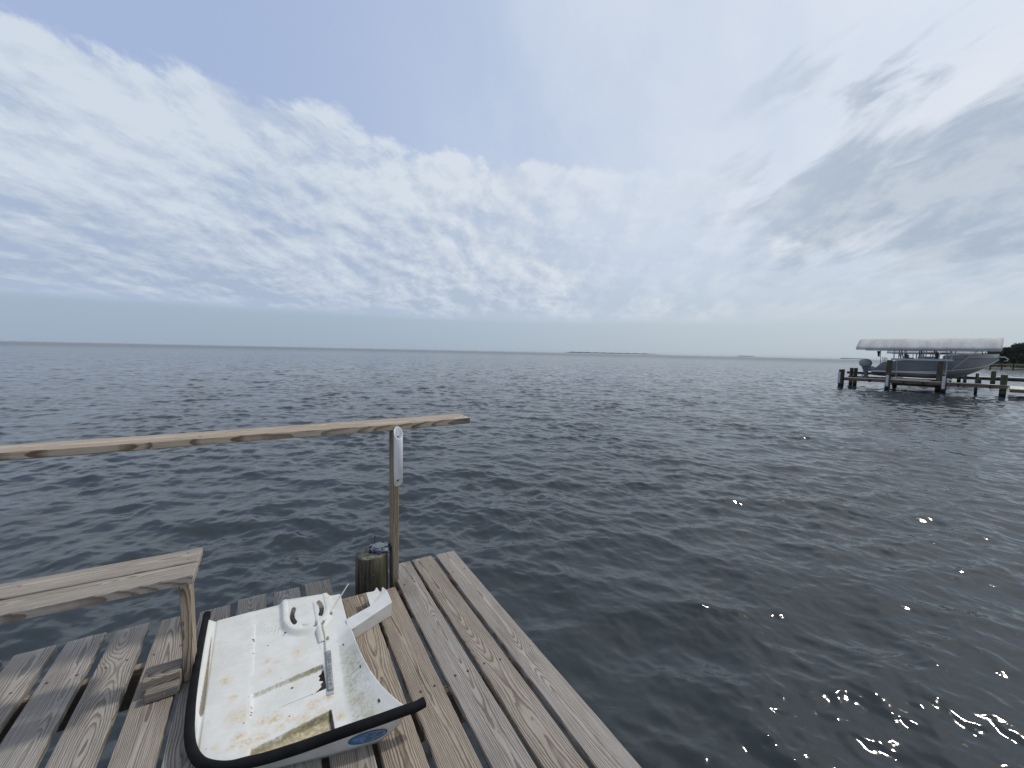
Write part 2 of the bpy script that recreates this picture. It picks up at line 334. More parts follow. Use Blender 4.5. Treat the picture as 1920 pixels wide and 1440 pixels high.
# ------------------------------------------------------------------ water
def build_water():
    rs = np.random.RandomState(11)
    def tile(L, n, kmin, kmax, wind, spread, seed):
        rs = np.random.RandomState(seed)
        kx = np.fft.fftfreq(n, L / n) * 2 * np.pi; KX, KY = np.meshgrid(kx, kx, indexing='ij')
        K = np.hypot(KX, KY); K[0, 0] = 1
        c = (KX * math.sin(wind) + KY * math.cos(wind)) / K
        Lp = .21
        Pk = np.exp(-1 / (K * Lp) ** 2) / K ** 4 * (spread + (1 - spread) * np.maximum(c, 0) ** 4)
        Pk *= np.exp(-(K * .012) ** 2)
        Pk[(K < kmin) | (K >= kmax)] = 0; Pk[0, 0] = 0
        amp = np.sqrt(Pk) * (2 * np.pi / L)
        H = amp * (rs.normal(size=(n, n)) + 1j * rs.normal(size=(n, n)))
        h = np.fft.ifft2(H) * n * n
        hx = np.fft.ifft2(H * (-1j) * KX / K) * n * n; hy = np.fft.ifft2(H * (-1j) * KY / K) * n * n
        return [np.real(a).astype(np.float32) for a in (h, hx, hy)]
    wind = R(28)
    KM = 2 * math.pi / .42
    A = tile(23.7, 512, 0, KM, wind, .16, 3); B = tile(5.9, 512, KM, 1e9, wind + .12, .30, 5)
    s = .0040 / .3 ** 1 * 1.0
    rmsA = A[0].std(); g = .0175 / rmsA
    def samp(t, L, X, Y):
        n = t[0].shape[0]; u = (X / L * n) % n; v = (Y / L * n) % n
        i = np.floor(u).astype(int) % n; j = np.floor(v).astype(int) % n; fu = u - np.floor(u); fv = v - np.floor(v)
        i1 = (i + 1) % n; j1 = (j + 1) % n
        return [a[i, j] * (1 - fu) * (1 - fv) + a[i1, j] * fu * (1 - fv) + a[i, j1] * (1 - fu) * fv + a[i1, j1] * fu * fv for a in t]
    rr = [.25]
    while rr[-1] < 16000:
        r = rr[-1]
        rr.append(r + (max(.013, r * .0034) if r < 60 else r * (.0034 + .012 * min(1, (r - 60) / 200))))
    rr = np.array(rr)
    fine = np.linspace(-66, 66, 880); coarse = np.concatenate([np.arange(67.5, 292.5, 2.5)])
    th = np.radians(np.concatenate([fine, coarse])) + yaw
    RR, TH = np.meshgrid(rr, th, indexing='ij')
    X = RR * np.sin(TH); Y = RR * np.cos(TH)
    a = samp(A, 23.7, X + 3.1, Y + 8.2)
    rot = .35; c_, s_ = math.cos(rot), math.sin(rot)
    b = samp(B, 5.9, X * c_ - Y * s_ + 1.0, X * s_ + Y * c_)
    # slow gusts modulate the chop
    gm = samp(tile(160.0, 64, 0, 1.2, wind, 1, 9), 160.0, X, Y)[0]; gm = gm / (gm.std() + 1e-9)
    gust = 1 + .18 * np.clip(gm, -2, 2)
    coarse_w = np.where(np.abs(((TH - yaw + np.pi) % (2 * np.pi)) - np.pi) < R(66.5), 1.0, 0.6)
    fa = np.clip(1 - (RR - 600) / 3000, 0, 1); fb = np.clip(1 - (RR - 25) / 60, 0, 1)
    Z = g * (a[0] * fa * gust + .78 * b[0] * fb * gust) * coarse_w
    ch = -1.05
    Xd = X + ch * g * (a[1] * fa + .4 * b[1] * fb) * coarse_w
    Yd = Y + ch * g * (a[2] * fa + .4 * b[2] * fb) * coarse_w
    near = np.clip((RR - .3) / 1.0, 0, 1); Z *= near
    nr, nt = X.shape
    co = np.stack([Xd, Yd, WATER + Z], -1).reshape(-1, 3).astype(np.float32)
    co = np.vstack([co, [[0, 0, WATER]]]).astype(np.float32)
    I = np.arange(nr - 1)[:, None] * nt + np.arange(nt)[None, :]; J = np.arange(nr - 1)[:, None] * nt + (np.arange(nt) + 1)[None, :] % nt
    q = np.stack([I, I + nt, J + nt, J], -1).reshape(-1, 4)
    q = q[:, ::-1]
    tri = np.stack([np.full(nt, nr * nt), (np.arange(nt) + 1) % nt, np.arange(nt)], -1)
    me = bpy.data.meshes.new('water')
    me.vertices.add(len(co)); me.vertices.foreach_set('co', co.ravel())
    loops = np.concatenate([q.ravel(), tri.ravel()]).astype(np.int32)
    me.loops.add(len(loops)); me.loops.foreach_set('vertex_index', loops)
    starts = np.concatenate([np.arange(len(q)) * 4, len(q) * 4 + np.arange(nt) * 3]).astype(np.int32)
    me.polygons.add(len(starts)); me.polygons.foreach_set('loop_start', starts)
    me.polygons.foreach_set('use_smooth', np.ones(len(starts), bool))
    me.update(calc_edges=True)
    if me.polygons[0].normal.z < 0: me.flip_normals()
    m = mat('lagoon_water', (.016, .021, .021), .05); N = NT(m.node_tree); bs = N.n['Principled BSDF']
    bs.inputs['IOR'].default_value = 1.333
    ge = N.node('ShaderNodeNewGeometry'); p = ge.outputs['Position']
    ln = N.node('ShaderNodeVectorMath', operation='LENGTH'); N.l.new(p, ln.inputs[0]); dist = ln.outputs['Value']
    px, py, pz = N.sep(p)
    # murky tint drifting slightly from green to grey
    tint = N.noise(N.xyz(px, py, 0.0), .22, 3, .5)
    N.l.new(N.mix(N.sm(tint, .35, .65), (.031, .039, .043), (.038, .047, .053)), bs.inputs['Base Color'])
    N.put(bs.inputs['Roughness'], N.m('ADD', .07, N.m('MULTIPLY', N.m('MULTIPLY', N.sm(dist, 20, 400), N.sm(dist, 2500, 500)), .18)))
    # capillary ripples, stretched across the wind
    cw, sw_ = math.cos(wind), math.sin(wind)
    al = N.m('ADD', N.m('MULTIPLY', px, sw_), N.m('MULTIPLY', py, cw)); ac = N.m('SUBTRACT', N.m('MULTIPLY', px, cw), N.m('MULTIPLY', py, sw_))
    v = N.xyz(al, N.m('MULTIPLY', ac, .45), 0.0)
    r1 = N.noise(v, 9, 3, .55, .6); r2 = N.noise(v, 1.6, 4, .6, .5); r3 = N.noise(v, .35, 3, .6, .3)
    f2 = N.m('MULTIPLY', N.sm(dist, 20, 120), N.m('SUBTRACT', 1.0, N.m('MULTIPLY', N.sm(dist, 500, 2200), .93))); f3 = N.m('MULTIPLY', N.sm(dist, 90, 500), N.m('SUBTRACT', 1.0, N.m('MULTIPLY', N.sm(dist, 500, 2200), .93)))
    h = N.m('ADD', N.m('MULTIPLY', N.m('MULTIPLY', r1, .0045), N.sm(dist, 60, 8)), N.m('ADD', N.m('MULTIPLY', N.m('MULTIPLY', r2, .14), f2), N.m('MULTIPLY', N.m('MULTIPLY', r3, .9), f3)))
    bn = N.node('ShaderNodeBump'); bn.inputs['Distance'].default_value = 1.0; bn.inputs['Strength'].default_value = .8
    N.l.new(h, bn.inputs['Height']); N.l.new(bn.outputs[0], bs.inputs['Normal'])
    o = link('water', me, m); o['kind'] = 'structure'
    return o
build_water()

# ------------------------------------------------------------------ our dock
dock = thing('wooden_dock', 'weathered grey plank dock corner with wide gaps in the foreground', 'dock')
bm = newbm()
# x0, x1, y_end, brown, light, skew, rough end
planks = [(.972, 1.110, 2.642, .24, .58, .012, 0), (.806, .944, 2.645, .50, .42, .009, 0), (.650, .788, 2.648, .18, .50, .012, 0), (.481, .621, 2.388, .62, .45, .012, 0),
          (.322, .462, 2.412, .70, .56, .014, 0), (.148, .288, 2.675, .42, .50, .0, 0), (-.020, .120, 2.668, .16, .54, .0, 0), (-.192, -.053, 2.685, .15, .46, -.004, 1),
          (-.362, -.224, 2.655, .30, .50, -.006, 0), (-.524, -.386, 2.667, .35, .60, -.010, 0), (-.708, -.572, 2.675, .22, .62, -.018, 0), (-.880, -.740, 2.684, .10, .68, -.016, 0),
          (-1.052, -.914, 2.680, .24, .62, -.015, 1), (-1.220, -1.082, 2.668, .3, .6, -.012, 0), (-1.388, -1.250, 2.67, .2, .45, -.01, 0), (-1.556, -1.418, 2.66, .4, .45, -.01, 1),
          (-1.724, -1.586, 2.67, .2, .5, -.01, 0), (-1.892, -1.754, 2.67, .3, .42, -.01, 0)]
for (x0, x1, y1, br, lt, sk, re) in planks:
    L = 3.3; M = Matrix.Translation(((x0 + x1) / 2, y1, 0)) @ Matrix.Rotation(-sk, 4, 'Z') @ Matrix.Translation((0, -L, 0))
    board(bm, L, x1 - x0, .034, M, (br, lt), rough_end=bool(re), end_off=rng.uniform(-.04, .04))
obj('decking', bm, WOOD, dock)
for yj in (2.381, 1.568, .775, -.03):
    b = newbm(); M = Matrix.Translation((1.085, yj, -.0375)) @ Matrix.Rotation(math.pi / 2, 4, 'Z')
    board(b, 3.0, .038, .185, M, (.75, .70)); obj('joist', b, WOOD, dock)
MET = mat('galvanised_steel', (.42, .42, .43), .4, .9); RUST = noisy('rusty_screw', (.05, .03, .022), (.11, .06, .035), 60, .6, .3)
me_nail = None
for i, (x0, x1, y1, br, lt, sk, re) in enumerate(planks[:14]):
    for yj in (2.381, 1.568, .775):
        if y1 < yj + .02: continue
        for off in (-.036, .036):
            nx = (x0 + x1) / 2 + sk * (yj - y1) + off + rng.uniform(-.012, .012); ny = yj + rng.uniform(-.011, .011)
            if me_nail is None:
                b = newbm(); tube(b, [(0, 0, -.003), (0, 0, .0004), (0, 0, .0011)], [.0052, .0052, .0036], 10)
                me_nail = bpy.data.meshes.new('screw_head'); b.to_mesh(me_nail); b.free(); me_nail.materials.append(RUST)
            if not (-.27 < nx < .30 and 1.45 < ny < 2.4): link('screw_head', me_nail, None, dock, (nx, ny, .0006))

# near piling beside the rail post
def piling_mesh(r, z0, z1, mat_, n=40, tone=0, tilt=0.0, rows=14):
    b = newbm(); rings = []
    offs = [[rng.uniform(-.012, .012) for _ in range(n)] for _ in range(3)]
    for i in range(rows + 1):
        z = z0 + (z1 - z0) * i / rows; rg = []
        for k in range(n):
            a = 2 * math.pi * k / n
            q = r * (1 + offs[0][k] * .6 + .012 * math.sin(3 * a + 1) + .008 * math.sin(z * 3 + 5 * a))
            if i == rows: q *= .985
            rg.append(b.verts.new((q * math.cos(a), q * math.sin(a), z + (tilt * math.cos(a) * r if i == rows else 0))))
        rings.append(rg)
    for a, c in zip(rings, rings[1:]):
        for k in range(n): b.faces.new((a[k], a[(k + 1) % n], c[(k + 1) % n], c[k]))
    # domed rough top
    inner = rings[-1]
    for s, dzz in ((.93, .004), (.6, .007), (.25, .005)):
        rg = [b.verts.new((v.co.x * s / 1.0 if s == .93 else rings[-1][k].co.x * s, v.co.y * s if s == .93 else rings[-1][k].co.y * s, z1 + dzz + rng.uniform(-.002, .002) + tilt * math.cos(2 * math.pi * k / n) * r * s)) for k, v in enumerate(rings[-1])]
        for k in range(n): b.faces.new((inner[k], inner[(k + 1) % n], rg[(k + 1) % n], rg[k]))
        inner = rg
    b.faces.new(inner)
    return b
def piling_mat(name, c1, c2, c3, lo=-99., wet=None):
    m = mat(name, c1, .85, 0, .2); N = NT(m.node_tree); bs = N.n['Principled BSDF']
    tc = N.node('ShaderNodeTexCoord'); v = tc.outputs['Object']; x, y, z = N.sep(v)
    a = N.noise(N.vm('MULTIPLY', v, (28, 28, 2.2)), 1.0, 4, .65); b = N.noise(N.vm('MULTIPLY', v, (1, 1, .5)), 7, 4, .6); c = N.noise(v, 42, 5, .7)
    col = N.mix(N.sm(a, .36, .62), c1, c2); col = N.mix(N.m('MULTIPLY', N.sm(b, .45, .65), .8), col, c3)
    col = N.mix(N.m('MULTIPLY', N.sm(c, .62, .70), .6), col, (.30, .31, .25))
    chk = N.noise(N.vm('MULTIPLY', v, (45, 45, 1.5)), 1.0, 2, .5)
    col = N.mix(N.sm(chk, .68, .73), col, (.02, .017, .013))
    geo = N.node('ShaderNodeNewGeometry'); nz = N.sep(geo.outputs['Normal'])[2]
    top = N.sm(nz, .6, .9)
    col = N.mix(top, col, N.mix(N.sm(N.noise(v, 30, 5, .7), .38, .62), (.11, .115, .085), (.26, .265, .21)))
    if wet is not None: col = N.mix(N.sm(N.m('ADD', z, N.m('MULTIPLY', b, .15)), wet + .16, wet - .02), col, (.012, .013, .012))
    N.l.new(col, bs.inputs['Base Color'])
    bn = N.node('ShaderNodeBump'); bn.inputs['Distance'].default_value = .012; N.l.new(N.m('ADD', a, N.m('MULTIPLY', chk, -.6)), bn.inputs['Height']); N.l.new(bn.outputs[0], bs.inputs['Normal'])
    return m
PILE = piling_mat('mossy_piling', (.040, .036, .026), (.15, .135, .105), (.060, .062, .034), wet=-.75)
p = obj('piling', piling_mesh(.0965, -1.6, .186, PILE, n=48), PILE, smooth=False, loc=(.512, 2.518, 0))
for f in p.data.polygons: f.use_smooth = abs(f.normal.z) < .5
tag(p, 'round greenish mossy piling at the dock corner with a solar light on top', 'piling')

# railing
rail = thing('railing', 'long bare wooden hand rail board on a thin post at the dock edge', 'railing')
b = newbm(); gl = None
xs_r = 1.146; M = Matrix.Translation((xs_r, 2.575, .993)) @ Matrix.Rotation(math.pi / 2, 4, 'Z')
board(b, 3.9, .150, .038, M, (.75, .98), step=.06)
for v in b.verts:                       # slight natural bow of the board
    s = v.co.x
    v.co.z += .006 * ((s - .5) / .7) ** 2 * (1 if s > .5 else -.12); v.co.y += .0
    v.co.y += (-.055 + .02 * abs(s - .6)) if v.co.y < 2.575 else (.0)
b.normal_update(); obj('rail_board', b, WOOD, rail)
b = newbm(); zboard(b, .626, .664, 2.452, 2.541, -.5, .954, (.95, .50)); obj('post', b, WOOD, rail)
b = newbm(); zboard(b, -1.94, -1.90, 2.46, 2.55, -.5, .954, (.95, .50)); obj('post', b, WOOD, rail)

# rod holder on the post: a PVC pipe mitred at both ends
PVC = noisy('white_pvc', (.88, .89, .90), (.80, .81, .82), 12, .35)
PVCD = noisy('pvc_inside', (.40, .40, .38), (.30, .30, .27), 30, .6)
INK = mat('grey_ink', (.22, .26, .34), .6)
rh = thing('rod_holder', 'white plastic pipe fishing rod holder with slanted open ends screwed to the rail post', 'rod holder', (.650, 2.414, 0))
R_ = .0262
def mitred(b, r, ztop, zbot, kt, kb, n=40, flip=False, jj=0):
    ra, rb = [], []
    for k in range(n):
        a = 2 * math.pi * k / n; x, y = r * math.cos(a), r * math.sin(a)
        ra.append(b.verts.new((x, y, ztop + kt * y))); rb.append(b.verts.new((x, y, zbot + kb * y)))
    for k in range(n):
        f = (rb[k], rb[(k + 1) % n], ra[(k + 1) % n], ra[k]); b.faces.new(f[::-1] if flip else f)
    return ra, rb
b = newbm(); zt, zb, kt, kb = .945, .640, 1.35, -1.25
o1, o2 = mitred(b, R_, zt, zb, kt, kb); i1, i2 = mitred(b, R_ - .0038, zt, zb, kt, kb, flip=True)
for k in range(40):
    b.faces.new((o1[k], o1[(k + 1) % 40], i1[(k + 1) % 40], i1[k])); b.faces.new((o2[(k + 1) % 40], o2[k], i2[k], i2[(k + 1) % 40]))
pipe = obj('pipe', b, PVC, rh, smooth=True)
pipe.data.materials.append(PVCD)
for f in pipe.data.polygons:
    c = f.center; n_ = f.normal
    if abs(n_.z) > .3: f.use_smooth = False
    elif (c.x * n_.x + c.y * n_.y) < 0 and c.z < zt - .24: f.material_index = 1
for zz in (.918, .645):
    b = newbm(); tube(b, [(.002, R_ - .010, zz), (.002, R_ + .004, zz)], .0042, 10); obj('screw', b, RUST, rh)
b = newbm()
zz = .86
r2 = random.Random(4)
while zz > .70:                          # small printed characters down the pipe: plain dashes
    l = r2.uniform(.003, .007)
    for s in (0,):
        a0 = -math.pi / 2 + .10; rr_ = R_ + .0003
        vs = [b.verts.new((rr_ * math.cos(a0 + d), rr_ * math.sin(a0 + d), z_)) for d, z_ in ((-.035, zz), (.035, zz), (.035, zz - l), (-.035, zz - l))]
        b.faces.new(vs[::-1])
    zz -= l + r2.uniform(.003, .010)
for seg in ((.885, .72),):
    a0 = -math.pi / 2 - .28; vs = [b.verts.new(((R_ + .0003) * math.cos(a0 + d), (R_ + .0003) * math.sin(a0 + d), z_)) for d, z_ in ((-.012, seg[0]), (.012, seg[0]), (.012, seg[1]), (-.012, seg[1]))]
    b.faces.new(vs[::-1])
obj('printed_line', b, INK, rh)

# solar light on the piling
SOL = noisy('blue_tinted_plastic', (.04, .05, .09), (.42, .45, .52), 55, .10, .65, lo=.42, hi=.60)
LENS = noisy('milky_lens', (.30, .31, .26), (.40, .40, .34), 30, .25)
BLK = mat('black_plastic', (.012, .012, .016), .35)
sl = thing('solar_light', 'small six-sided solar dock light with chrome-blue rim and pale lens on the piling', 'light', (.566, 2.518, .194), .25); sl.scale = (1.16, 1.16, 1.25)
b = newbm()
def hexring(r, z, k0=0.0): return [b.verts.new((r * math.cos(math.pi / 3 * k + k0), r * .92 * math.sin(math.pi / 3 * k + k0), z)) for k in range(6)]
rg = [hexring(.060, 0), hexring(.062, .006), hexring(.052, .017), hexring(.044, .022), hexring(.036, .020), hexring(.034, .014)]
for a, c in zip(rg, rg[1:]):
    for k in range(6): b.faces.new((a[k], a[(k + 1) % 6], c[(k + 1) % 6], c[k]))
b.faces.new(rg[0][::-1]); b.faces.new(rg[-1])
bmesh.ops.bevel(b, geom=b.edges[:], offset=.0018, segments=2, affect='EDGES')
obj('rim', b, SOL, sl)
b = newbm(); tube(b, [(0, 0, .013), (0, 0, .0185), (0, 0, .0205)], [.033, .033, .028], 24); obj('lens', b, LENS, sl, smooth=False)
for k in range(6):
    a = math.pi / 3 * k; b = newbm(); tube(b, [(.058 * math.cos(a), .053 * math.sin(a), .001), (.058 * math.cos(a), .053 * math.sin(a), .012), (.057 * math.cos(a), .052 * math.sin(a), .015)], [.0085, .0080, .004], 10)
    obj('clip', b, BLK if k % 2 else SOL, sl, smooth=True)
b = newbm(); tube(b, [(0, 0, 0), (0, 0, .062), (0, 0, .0625), (0, 0, .066)], [.0019, .0019, .0045, .0040], 8)
tag(obj('nail', b, RUST, loc=(.545, 2.582, .190)), 'single dark nail standing upright behind the solar light on the piling', 'nail')

# bench
bench = thing('bench', 'narrow wooden bench of two boards on an upright leg at the far left', 'bench', (0, 0, 0))
for (y0, y1, tn) in ((2.030, 2.152, (.30, .66)), (2.163, 2.296, (.35, .68))):
    b = newbm(); xboard(b, -2.3, -.292, y0, y1, .505 + (.004 if y0 > 2.1 else 0), .036, tn, end_off=.0); obj('seat_board', b, WOOD, bench)
for lx in (-.335, -2.1):
    b = newbm(); zboard(b, lx - .019, lx + .019, 2.100, 2.189, .002, .4685, (.80, .60)); obj('leg', b, WOOD, bench)
    b = newbm(); xboard(b, lx - .150, lx - .021, 2.084, 2.175, .072, .070, (.42, .45), rough_end=False); obj('cleat', b, WOOD, bench)
    b = newbm(); xboard(b, lx - .134, lx - .023, 2.042, 2.081, .045, .043, (.30, .40)); obj('cleat', b, WOOD, bench)
b = newbm(); tube(b, [(-.405, 2.045, .024), (-.405, 2.037, .024)], [.005, .0035], 10); obj('screw_head', b, MET, bench)
for (x, y) in ((-.47, 2.0285),):
    b = newbm(); tube(b, [(x, y + .004, .483), (x, y - .003, .483)], [.0055, .004], 10); obj('screw_head', b, MET, bench)

def heads(parent, pts, m_=None, r=.0050):
    for (x, y, z) in pts:
        b = newbm(); tube(b, [(x, y, z - .003), (x, y, z + .0006), (x, y, z + .0014)], [r, r, r * .7], 10); obj('screw_head', b, m_ or MET, parent)
heads(bench, [(-.332, 2.062, .5045), (-.338, 2.120, .5045), (-.330, 2.195, .5085), (-.340, 2.262, .5085), (-.86, 2.07, .5045), (-.85, 2.24, .5085)])
heads(rail, [(.638, 2.485, .993), (.652, 2.535, .993), (-.31, 2.50, .9935)], MET, .0055)

# ------------------------------------------------------------------ the white fibreglass boat part
part = thing('boat_hatch_panel', 'dirty white fibreglass boat panel with black rubber edging lying on the deck planks', 'boat panel')
def interp(x, pts): return float(np.interp(x, [p[0] for p in pts], [p[1] for p in pts]))
YF = [(-.286, 1.80), (-.272, 1.70), (-.258, 1.645), (-.233, 1.587), (-.20, 1.545), (-.15, 1.508), (-.06, 1.478), (.06, 1.452), (.18, 1.430), (.31, 1.405), (.40, 1.394), (.48, 1.390)]
TOP = [(1.38, .415), (1.414, .405), (1.45, .388), (1.494, .371), (1.55, .352), (1.6, .340), (1.66, .328), (1.727, .319), (1.80, .312), (1.88, .308), (1.98, .308), (2.09, .306), (2.45, .310)]
FOOT = [(1.38, .205), (1.5, .213), (1.64, .222), (1.79, .233), (1.95, .24), (2.1, .25), (2.45, .262)]
HT = [(1.38, .112), (1.6, .108), (1.85, .100), (1.97, .088), (2.03, .072), (2.09, .058), (2.5, .056)]
def YB(x): return 2.425 - .055 * max(0, (x - .05) / .26) if x > -.25 else 2.425
def ss(x, a, b):
    t = min(1, max(0, (x - a) / (b - a))); return t * t * (3 - 2 * t)
def build_panel():
    NX1, NXW, NY = 236, 44, 430
    bm = newbm(); dl = bm.verts.layers.float_color.new('dirt'); gl_ = bm.verts.layers.float_vector.new('gl')
    us = list(np.linspace(-.286, .20, NX1)) + [None] * NXW
    grid = []
    HP = [(.104, 1.703), (.139, 1.729), (.150, 1.742), (.146, 1.757), (.159, 1.768), (.142, 1.785), (.150, 1.803), (.143, 1.815), (.156, 1.826), (.160, 1.838), (.168, 1.838), (.167, 1.716)]
    def inpoly(x, y, P_):
        c = False
        for i in range(len(P_)):
            (x1, y1), (x2, y2) = P_[i], P_[i - 1]
            if (y1 > y) != (y2 > y) and x < (x2 - x1) * (y - y1) / (y2 - y1) + x1: c = not c
        return c
    rust = [(-.038, 1.927, .016), (-.129, 1.63, .024), (-.104, 1.598, .022), (-.056, 1.667, .022), (-.022, 1.654, .026), (-.001, 1.611, .02), (.117, 1.654, .026), (.08, 1.99, .03), (-.154, 1.842, .016), (-.139, 1.732, .034), (.166, 1.662, .018), (-.041, 2.002, .016), (-.2, 1.5, .03), (-.19, 1.95, .02), (.08, 1.60, .03), (-.07, 1.60, .03), (.14, 1.60, .02), (.2, 1.55, .02), (.03, 1.63, .02), (-.08, 1.56, .022), (-.15, 1.60, .014), (-.2, 1.63, .012), (-.01, 1.975, .012)]
    spots = [(.045, 1.801, .0055), (-.099, 2.183, .0045), (-.096, 2.172, .004), (-.096, 2.079, .003), (-.041, 2.111, .003), (-.095, 1.76, .003), (-.094, 1.735, .003), (-.096, 1.72, .003), (-.118, 1.69, .0025), (.03, 1.642, .003)]
    for i in range(NX1 + NXW):
        colm = []
        for j in range(NY + 1):
            v = j / NY
            if i < NX1: x = us[i]
            else: x = None
            xx = x if x is not None else .30
            y0 = interp(xx, YF); y = y0 + v * (YB(xx) - y0)
            if x is None:
                t = (i - NX1 + 1) / NXW
                for _ in range(3):
                    ft, tp = interp(y, FOOT), interp(y, TOP)
                    X = .20 + (tp - .20) * t
                    y0 = interp(X, YF); y = y0 + v * (YB(X) - y0)
                tt = max(0, (X - ft) / (tp - ft)); H = interp(y, HT)
                z = .055 + (H - .055) * min(1, tt) ** 1.35
            else:
                X = x; z = .055; tt = 0
            z += max(0, .055 + .040 * ss(X, -.25, .38) + .006 - z) * ss(y - y0, .016, .0)
            # left lip
            z += .014 * ss(X, -.256, -.280) * ss(y, 1.72, 1.86)
            z -= .0035 * ss(X, -.245, -.251) * ss(X, -.262, -.255)
            # step line between the plain strip and the pads
            z += .0016 * ss(X, -.092, -.114)
            mo = 0.; ru = 0.; dk = 0.; tan_ = 0.
            # sunken pads
            for (ya, yb, dep, hw, hw2) in ((1.952, 2.330, .006, .0, .25), (1.706, 1.852, .016, 1., .9), (1.400, 1.585, .020, 1.6, 1.)):
                sl_ = .12 * (X - .04)       # pads lie slightly askew
                yt = yb + sl_; ybm = ya + (.06 * (X - .04) if ya > 1.5 else 0)
                mx = ss(X, -.099, -.090) * ss(X, .172, .163)
                wdt = .022 if ya > 1.9 else .032
                prof = ss(y, yt, yt - wdt) * (1 - .65 * ss(y, yt - wdt, ybm + .004)) * ss(y, ybm, ybm + .0025)
                z -= dep * prof * mx * ss(y - y0, .004, .030)
                if hw:
                    mo = max(mo, mx * ss(y, yt + .002, yt - .010) * ss(y, yt - .034, yt - .016) * min(1, hw * .8) * (.65 + .35 * ss(X, -.02, .14)))
                    if ya < 1.5: mo = max(mo, mx * ss(y, yt, yt - .02) * .34); tan_ = mx * ss(y, yt - .004, yt - .02)
                    else: dk = max(dk, mx * ss(y, yt, yt - .03) * .10)
                dk = max(dk, mx * math.exp(-((y - ybm) / .0028) ** 2) * (.95 * ss(X, -.04, .03) if ya > 1.5 and ya < 1.9 else .35))
                if hw > 1.2: dk = max(dk, math.exp(-((X - .166) / .007) ** 2) * ss(y, yt + .006, yt - .01) * .9)
                dk = max(dk, math.exp(-((X + .094) / .004) ** 2) * ss(y, ybm, ybm + .01) * ss(y, yt + .01, yt) * .30)
            # crease dirt at the left lip
            cw_ = .0035 + .0055 * ss(y, 2.2, 1.85)
            cr = math.exp(-((X + .2565 + .004 * ss(y, 1.9, 2.3)) / cw_) ** 2) * ss(y, 1.775, 1.83) * (1 - .7 * ss(y, 2.15, 2.4))
            # grey fleck field under the ring
            fl = math.exp(-(((X + .01) / .055) ** 2 + ((y - 2.215) / .03) ** 2))
            for (a, c, r) in rust: ru = max(ru, .85 * math.exp(-((X - a) ** 2 + (y - c) ** 2) / r ** 2))
            for (a, c, r) in spots: dk = max(dk, 1.6 * math.exp(-(((X - a) / r) ** 2 + ((y - c) / r) ** 2)))
            # curved wall: yellow-grey speckle near the foot
            wsp = ss(X, .222, .250) * ss(X, .345, .27) * ss(y, 2.05, 1.75)
            # boss with ring and slots at the back
            ex, ey = (X - .133) / .128, (y - 2.262) / .172; q = math.hypot(ex, min(0, ey))
            z += .022 * ss(q, 1.0, .80) - .004 * ss(q, .72, .66)
            hole = inpoly(X, y, HP)
            rx, ry = (X - .133) / .069, (y - 2.262) / .112; qq = math.hypot(rx, ry); an = math.degrees(math.atan2(ry, rx))
            if .82 < qq < 1.16 and (abs(an - 0) < 40 or abs(abs(an) - 180) < 40):
                # rounded ends
                ad = abs(an) if abs(an) < 90 else 180 - abs(an)
                if ad < 33 + 6 * math.sqrt(max(0, 1 - ((qq - .99) / .17) ** 2)): hole = True
            if -122 < an < -58: z -= .009 * ss(abs(qq - 1.02), .15, .09) * ss(abs(an + 90), 32, 26)
            vt = bm.verts.new((X + (-.016 * (y - 1.8) / .63 * ss(X, .0, -.28)), y, z))
            ed = ss(y - y0, .006, .026); mo *= ed; ru *= ed; dk *= ed
            vt[dl] = (min(1, mo), min(1.5, ru), min(1, dk), min(1, max(wsp, .0)))
            vt[gl_] = (cr, fl, tan_ * ed)
            colm.append((vt, hole))
        grid.append(colm)
    for i in range(len(grid) - 1):
        for j in range(NY):
            q = (grid[i][j], grid[i + 1][j], grid[i + 1][j + 1], grid[i][j + 1])
            if sum(h for _, h in q) >= 3: continue
            bm.faces.new([a for a, _ in q])
    loose = [v for v in bm.verts if not v.link_faces]
    bmesh.ops.delete(bm, geom=loose, context='VERTS')
    return bm
